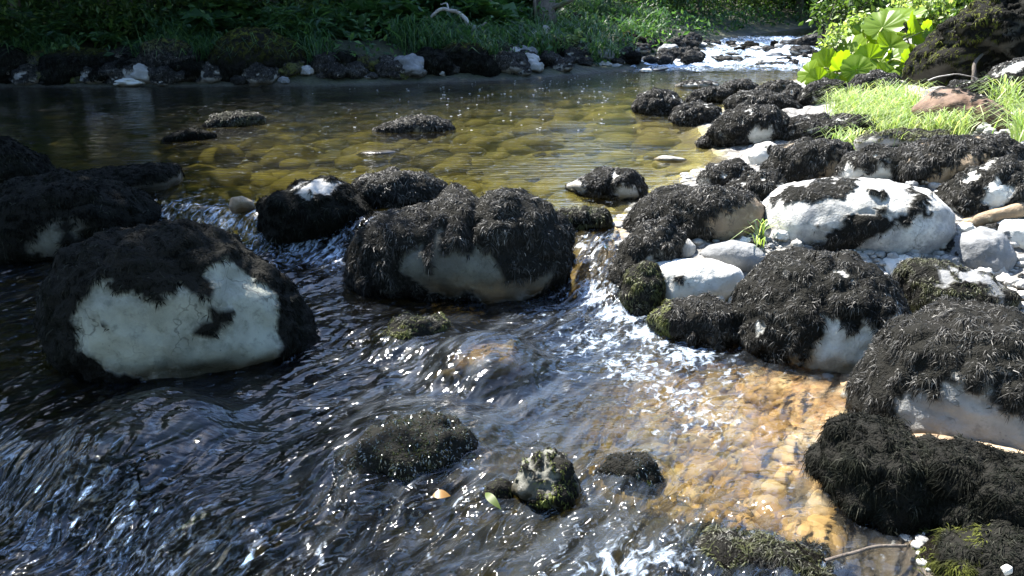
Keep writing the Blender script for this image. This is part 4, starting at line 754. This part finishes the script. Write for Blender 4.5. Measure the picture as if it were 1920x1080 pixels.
def herb(name, seed, nl, L, wide, m, asp=.5):
    rs = np.random.default_rng(seed); root = bpy.data.objects.new(name, None); C.objects.link(root)
    VV, FF, paths, off = [], [], [], 0
    for k in range(nl):
        a = k * 2.4 + rs.random() * .6; e = rs.uniform(.35, 1.2); l = L * rs.uniform(.6, 1.1)
        d = np.array((math.cos(a) * math.cos(e), math.sin(a) * math.cos(e), math.sin(e)))
        pt = smooth_path([(0, 0, 0), d * l * .5 + (0, 0, .08 * l), d * l * .95 - (0, 0, .18 * l)], 12); paths.append((pt, .004 * np.linspace(1.2, .5, 12)))
        q = np.repeat(pt[2:], 2, 0); side = np.cross(d, (0, 0, 1)); side /= np.linalg.norm(side); sg = np.tile([1, -1], len(pt) - 2)[:, None]
        prof = np.repeat(np.linspace(1, .25, len(pt) - 2), 2)
        n = len(q); V_, F_ = leaf_quads(q, wide * prof / .9, .8, asp, dirs=side * sg + d * .5 - np.array((0, 0, .2))); VV.append(V_); FF.append(F_ + off); off += len(V_)
    V, F = tubes(paths, 4); mesh_q('stem', V, F, M['petiole'] if m == 'grass' else M['under'], root); mesh_q('foliage', np.concatenate(VV), np.concatenate(FF), M[m], root)
    return root
H = [herb('fern', 21, 16, .75, .17, 'under', .34), herb('leafy_plant', 22, 12, .6, .26, 'under', .75), herb('leafy_plant', 23, 11, .55, .18, 'grass', .6)]
hused = set()
def plant(kind, p, s, label, group=None):
    q = H[kind]; o = copy_tree(q) if kind in hused else q; hused.add(kind)
    o.location = p; o.scale = (s,) * 3; o.rotation_euler = (random.uniform(-.2, .2), random.uniform(-.2, .2), random.random() * 6.28); tag(o, label, 'fern' if kind == 0 else 'plant', group)
for i in range(46):
    px = random.uniform(-30, 640); py = random.uniform(8, 92) + max(0, 330 - px) * .02; plant(0, hit(px, py), random.uniform(.8, 1.5), 'fern arching over the shaded far bank', 'ferns on the shaded far bank')
for i in range(50):
    px = random.uniform(60, 1000); py = random.uniform(4, 80); plant(1, hit(px, py), random.uniform(.8, 1.6), 'broad-leaved plant in the shade of the far bank', 'broad-leaved plants on the far bank')
for px, py, s in [(1062, 88, .8), (1050, 95, .6), (1075, 92, .6), (1130, 100, .55), (1142, 108, .5), (1105, 98, .5)]:
    plant(2, hit(px, py), s, 'sunlit leafy plant among the rocks left of the bright green rock', 'sunlit plants among the far rocks')
# trunk, dead branch and driftwood on the far bank
def wood(name, label, cat, pts, r0, r1, m, zd, wob=.02, side=(), n=26):
    P = np.array([ray(x, y, zd + dz) for x, y, dz in pts]); pa = [(smooth_path(P, n, wob), np.linspace(r0, r1, n))]
    for s in side:
        Q = np.array([ray(x, y, zd + dz) for x, y, dz in s[1]]); pa.append((smooth_path(Q, 12, wob), np.linspace(s[0], s[0] * .25, 12)))
    V, F = tubes(pa, 8); ctr = P[0]; o = mesh_q(name, V - ctr, F, M[m], None, None, True); o.location = ctr; return tag(o, label, cat)
wood('bare_tree', 'grey mossy tree rooted on the far bank above the driftwood', 'tree', [(1026, 82, 0), (1024, 50, 0), (1022, 10, .05), (1026, -80, .1), (1040, -500, .2)], .22, .14, 'bark', 13.6, .02, [(.05, [(1012, 62, -.1), (1004, 30, -.15), (1001, -10, -.2), (996, -120, -.2)]), (.06, [(1028, 18, 0), (1062, 4, -.1), (1110, -14, -.1)])])
wood('dead_branch', 'bleached crooked dead branch arching over the far bank', 'branch', [(806, 34, .1), (822, 20, .05), (845, 19, 0), (868, 29, 0), (880, 45, 0), (893, 57, .1), (915, 64, .2)], .022, .045, 'dead', 12.2, .03,
     [(.03, [(886, 52, 0), (884, 62, 0), (888, 72, 0)]), (.03, [(893, 57, .1), (905, 48, 0), (912, 44, -.1)]), (.02, [(845, 19, 0), (838, 10, 0), (826, 7, 0)]), (.025, [(900, 60, .1), (906, 70, 0), (902, 78, 0)])])
wood('driftwood', 'twisted bleached driftwood at the foot of the mossy trunk', 'driftwood', [(980, 76, 0), (988, 68, -.05), (998, 64, 0), (1008, 68, .05), (1018, 63, 0), (1026, 54, 0)], .05, .075, 'dead', 12.9, .03, [(.05, [(1022, 58, 0), (1024, 68, -.1), (1020, 76, -.1)]), (.04, [(985, 71, 0), (986, 80, -.1)])])
wood('twig', 'thin brown branch leaning by the far bank right of the dead branch', 'twig', [(905, 50, 0), (914, 32, 0), (920, -5, .1), (925, -60, .2)], .03, .02, 'twig', 13., .02)

# ------------------------------------------------------------------ plants of the right bank
def big_leaf(parent, base, c, size, nrm, roll):
    """pleated kidney-shaped blade on a stalk from base to c"""
    nr, na = 9, 64; a = np.linspace(-np.pi + .22, np.pi - .22, na); r = np.linspace(0, 1, nr)
    A, R = np.meshgrid(a, r, indexing='xy'); A = A.T; R = R.T   # na x nr
    edge = .5 * (1 + .22 * np.cos(A * .5) ** 2) * (1 + .05 * np.cos(11 * A) + .03 * np.cos(23 * A + 1)) * (1 - .18 * np.exp(-((np.abs(A) - np.pi) / .5) ** 2))
    x = R * edge * np.cos(A); y = R * edge * np.sin(A)
    z = .045 * R * np.abs(np.sin(A * 4.5)) + .16 * R ** 2 * np.sin(A) ** 2 - .12 * R ** 2 * np.cos(A) + .02 * np.sin(7 * x + roll) * R
    n = np.array(nrm, float); n /= np.linalg.norm(n); u = np.cross((0, 1, .01), n); u /= np.linalg.norm(u); v = np.cross(n, u)
    cr, sr = math.cos(roll), math.sin(roll); u, v = u * cr + v * sr, v * cr - u * sr
    V = np.array(c) + size * (x[..., None] * u + y[..., None] * v + z[..., None] * n)
    F = grid_faces(na, nr); o = mesh_q('leaf', V.reshape(-1, 3) - base, F, M['big'], parent, None, True)
    mid = (np.array(base) * .45 + np.array(c) * .55) + (0, 0, .12)
    Vt, Ft = tubes([(smooth_path([np.array(base) + RNG.normal(size=3) * (.1, .1, 0), mid, np.array(c)], 12), np.linspace(.014, .007, 12))], 6); mesh_q('stalk', Vt - base, Ft, M['petiole'], parent, None, True)
bb = hit(1622, 158); zb = toz(bb); pl0 = bpy.data.objects.new('butterbur', None); C.objects.link(pl0); pl0.location = bb; tag(pl0, 'clump of huge bright green round leaves on the right bank', 'plant')
for px, py, w, dz, nx, ny, nz in [(1690, 32, 100, .1, -.2, -.5, .9), (1655, 52, 92, .0, -.3, -.8, .6), (1712, 62, 92, -.1, .5, -.8, .4), (1628, 76, 88, .1, -.2, -1, .3), (1668, 88, 78, -.2, .1, -.9, .5), (1735, 58, 48, -.1, .3, -1, .3), (1590, 100, 92, 0, -.6, -.7, .6), (1548, 128, 86, -.1, -.7, -.9, .3),
    (1578, 136, 92, -.25, .2, -.9, .3), (1612, 116, 74, -.1, .5, -.8, .3), (1650, 118, 84, -.2, -.3, -.8, .6), (1680, 126, 80, -.2, .2, -.8, .5), (1715, 100, 62, -.1, .2, -.7, .7), (1725, 128, 54, 0, .4, -.7, .5), (1640, 142, 70, -.3, 0, -.6, .8), (1520, 138, 60, -.1, -.9, -.5, .2), (1552, 158, 52, -.3, -.1, -1, .1),
    (1600, 62, 56, .2, -.5, -.5, .7), (1572, 78, 54, .2, -.6, -.5, .6), (1690, 68, 60, .2, 0, -.4, .9), (1600, 150, 60, -.3, .3, -.9, .2), (1700, 146, 50, -.2, .2, -.7, .6), (1605, 132, 66, -.4, -.2, -.9, .3), (1660, 140, 60, -.45, .2, -.8, .5), (1565, 110, 70, .15, -.4, -.8, .5), (1700, 118, 58, -.4, .3, -.8, .4), (1630, 110, 64, -.3, -.4, -.9, .2), (1535, 150, 56, -.35, -.6, -.8, .1), (1645, 100, 70, .25, .1, -.4, .9), (1620, 48, 62, .2, -.2, -.6, .8)]:
    big_leaf(pl0, bb, ray(px, py, zb + dz), w * zb / FPX * .72, (nx, ny, nz), RNG.uniform(-.6, .6) + 1.2)
def grass_clump(label, pts_px, n, L, W, m='grass', cat='grass'):
    V_ = []
    for _ in range(n):
        px, py, sx, sy = random.choice(pts_px); V_.append(hit_cache(px + random.gauss(0, sx), py + random.gauss(0, sy)))
    P = np.array(V_); c0 = P.mean(0); V, lp, st, tt = blades(P, L, W, .9)
    o = mesh_np('grass_clump', V - c0, lp, st, tt, M[m]); o.location = c0; return tag(o, label, cat)
def hit_cache(px, py):
    p = CAM + rdir(px, py)[None] * np.arange(3, 13, .06)[:, None]; h = terrain(p[:, 0], p[:, 1]); k = int(np.argmax(p[:, 2] < h)); return np.array((p[k][0], p[k][1], h[k]))
grass_clump('bright feathery grass clump in front of the big green leaves', [(1610, 238, 22, 10), (1660, 232, 26, 14), (1700, 240, 18, 12), (1660, 256, 36, 7), (1760, 258, 28, 5), (1670, 205, 28, 9), (1590, 212, 18, 7)], 3400, .2, .0052)
grass_clump('smaller grass tuft at the right edge beyond the brown slab', [(1890, 215, 14, 12), (1915, 240, 10, 14), (1870, 200, 12, 5), (1905, 275, 8, 8)], 330, .24, .006)
grass_clump('sparse grass in front of the two-lobed mossy rock', [(1610, 280, 16, 4), (1575, 282, 12, 3)], 120, .16, .007)
grass_clump('few green blades in the crack left of the big bright boulder', [(1424, 466, 4, 3)], 26, .14, .007)
def shrub(name, label, spots, n, ls, m, asp=.55, stems=6):
    """spots: px, py, depth, radius"""
    root = bpy.data.objects.new(name, None); C.objects.link(root); PP = []; pa = []
    c = [ray(x, y, z) for x, y, z, r in spots]; root.location = b = np.array((c[0][0], c[0][1], float(terrain(c[0][:1], c[0][1:2])[0])))
    for q, (x, y, z, r) in zip(c, spots):
        k = max(30, int(n / len(spots))); PP.append(q + RNG.normal(size=(k, 3)) * r * .5)
        for j in range(stems): t = q + RNG.normal(size=3) * r * .5; pa.append((smooth_path([b + RNG.normal(size=3) * (.1, .1, 0), (b + t) / 2 + RNG.normal(size=3) * .08, t], 9), np.linspace(.012, .004, 9)))
    V, F = leaf_quads(np.concatenate(PP), ls, .5, asp); mesh_q('foliage', V - b, F, M[m], root)
    V, F = tubes(pa, 5); mesh_q('stem', V - b, F, M['twig'], root, None, True); return tag(root, label, 'shrub')
shrub('shrub', 'sunlit small-leaved shrub above the big green leaves', [(1735, 18, 8.8, .22), (1770, 8, 8.8, .25), (1700, 5, 9, .22), (1800, 30, 8.6, .2), (1750, 50, 8.9, .16)], 1500, .07, 'grass')
shrub('shrub', 'light green sprig at the left shoulder of the big leaves', [(1570, 62, 8.6, .12), (1590, 48, 8.7, .12), (1552, 78, 8.5, .08), (1610, 38, 8.7, .1)], 330, .06, 'grass', stems=3)
shrub('shrub', 'olive foliage hanging over the dark outcrop in the top right corner', [(1870, 5, 7.6, .25), (1920, 20, 7.5, .25), (1830, -10, 7.8, .25), (1960, 50, 7.4, .2), (1990, -10, 7.6, .3)], 1900, .07, 'leaf')
shrub('shrub', 'leafy spray overhanging the river beside the rapids', [(1560, 20, 12, .3), (1590, 8, 12, .35), (1620, 25, 11.5, .25), (1640, 0, 11.5, .3)], 1300, .09, 'leaf')
wood('root', 'thin bare root hanging down the front of the dark outcrop', 'root', [(1842, 102, 0), (1832, 112, -.05), (1827, 130, -.08), (1826, 152, -.08)], .014, .02, 'twig', 7.25, .01)
wood('dry_grass', 'dry pale grass stem bent across the stones above the brown slab', 'stem', [(1740, 150, 0), (1790, 138, -.1), (1835, 150, -.15), (1790, 168, -.2), (1730, 165, -.2)], .006, .003, 'dead', 7., .01)
wood('twig', 'thin twig lying across the moss mat at the bottom right', 'twig', [(1545, 1052, 0), (1590, 1040, .02), (1640, 1026, .05), (1700, 1022, .1)], .005, .004, 'twig', 1.98, .004)
# fallen leaves caught on the rocks
def flat_leaf(label, px, py, zd, L, asp, rz, m, tilt):
    n = 12; t = np.linspace(0, 1, n); w = asp * L * np.sin(np.pi * t ** .8) * .5
    Vt = np.concatenate([np.stack([t * L - L / 2, w * s, .12 * L * np.sin(3 * t) + .2 * np.abs(w)], 1) for s in (-1, 0, 1)])
    F = np.concatenate([grid_faces(3, n)]); o = mesh_q('fallen_leaf', Vt, F, M[m], None, None, True); o.location = ray(px, py, zd); o.rotation_euler = (*tilt, rz); tag(o, label, 'leaf'); return o
pz = lambda px, py, z: (1.4 - z) / -(rdir(px, py)[2])
flat_leaf('yellow-orange fallen leaf stuck in the glitter beside the olive-brown rock', 828, 930, pz(828, 930, .055), .052, .6, .1, 'litter', (.3, .1))
flat_leaf('yellow-green fallen leaf draped over the olive-brown rock', 925, 940, pz(925, 940, .07) - .06, .075, .3, -.9, 'litter2', (.5, .2))
flat_leaf('small green leaf floating above the glitter, near the knobbly rock', 885, 857, pz(885, 857, .05), .035, .4, .6, 'litter2', (.2, .2))

# ------------------------------------------------------------------ light
SD = Vector((-.38, .43, .82)).normalized()
sun = bpy.data.lights.new('sun', 'SUN'); so = bpy.data.objects.new('sun', sun); C.objects.link(so)
sun.energy = 5; sun.angle = math.radians(.53); sun.color = (1, .955, .88); so.rotation_euler = SD.to_track_quat('Z', 'Y').to_euler()
w = bpy.data.worlds.new('World'); sc.world = w; w.use_nodes = True; nt = w.node_tree
sky = nt.nodes.new('ShaderNodeTexSky'); sky.sky_type = 'NISHITA'; sky.sun_disc = False; sky.sun_elevation = math.asin(SD.z); sky.sun_rotation = math.atan2(SD.x, SD.y)
nt.links.new(sky.outputs[0], nt.nodes['Background'].inputs[0]); nt.nodes['Background'].inputs[1].default_value = .15
sky.dust_density = .8; sky.ozone_density = 5
vs = sc.view_settings; vs.view_transform = 'Standard'; vs.look = 'None'; vs.gamma = 1; vs.exposure = 2.3
cy = sc.cycles; cy.use_denoising = True; cy.use_adaptive_sampling = False; cy.max_bounces = 8; cy.diffuse_bounces = 3; cy.glossy_bounces = 3; cy.transmission_bounces = 3; cy.transparent_max_bounces = 12
cy.caustics_reflective = False; cy.caustics_refractive = False; cy.sample_clamp_indirect = 3; cy.sample_clamp_direct = 0
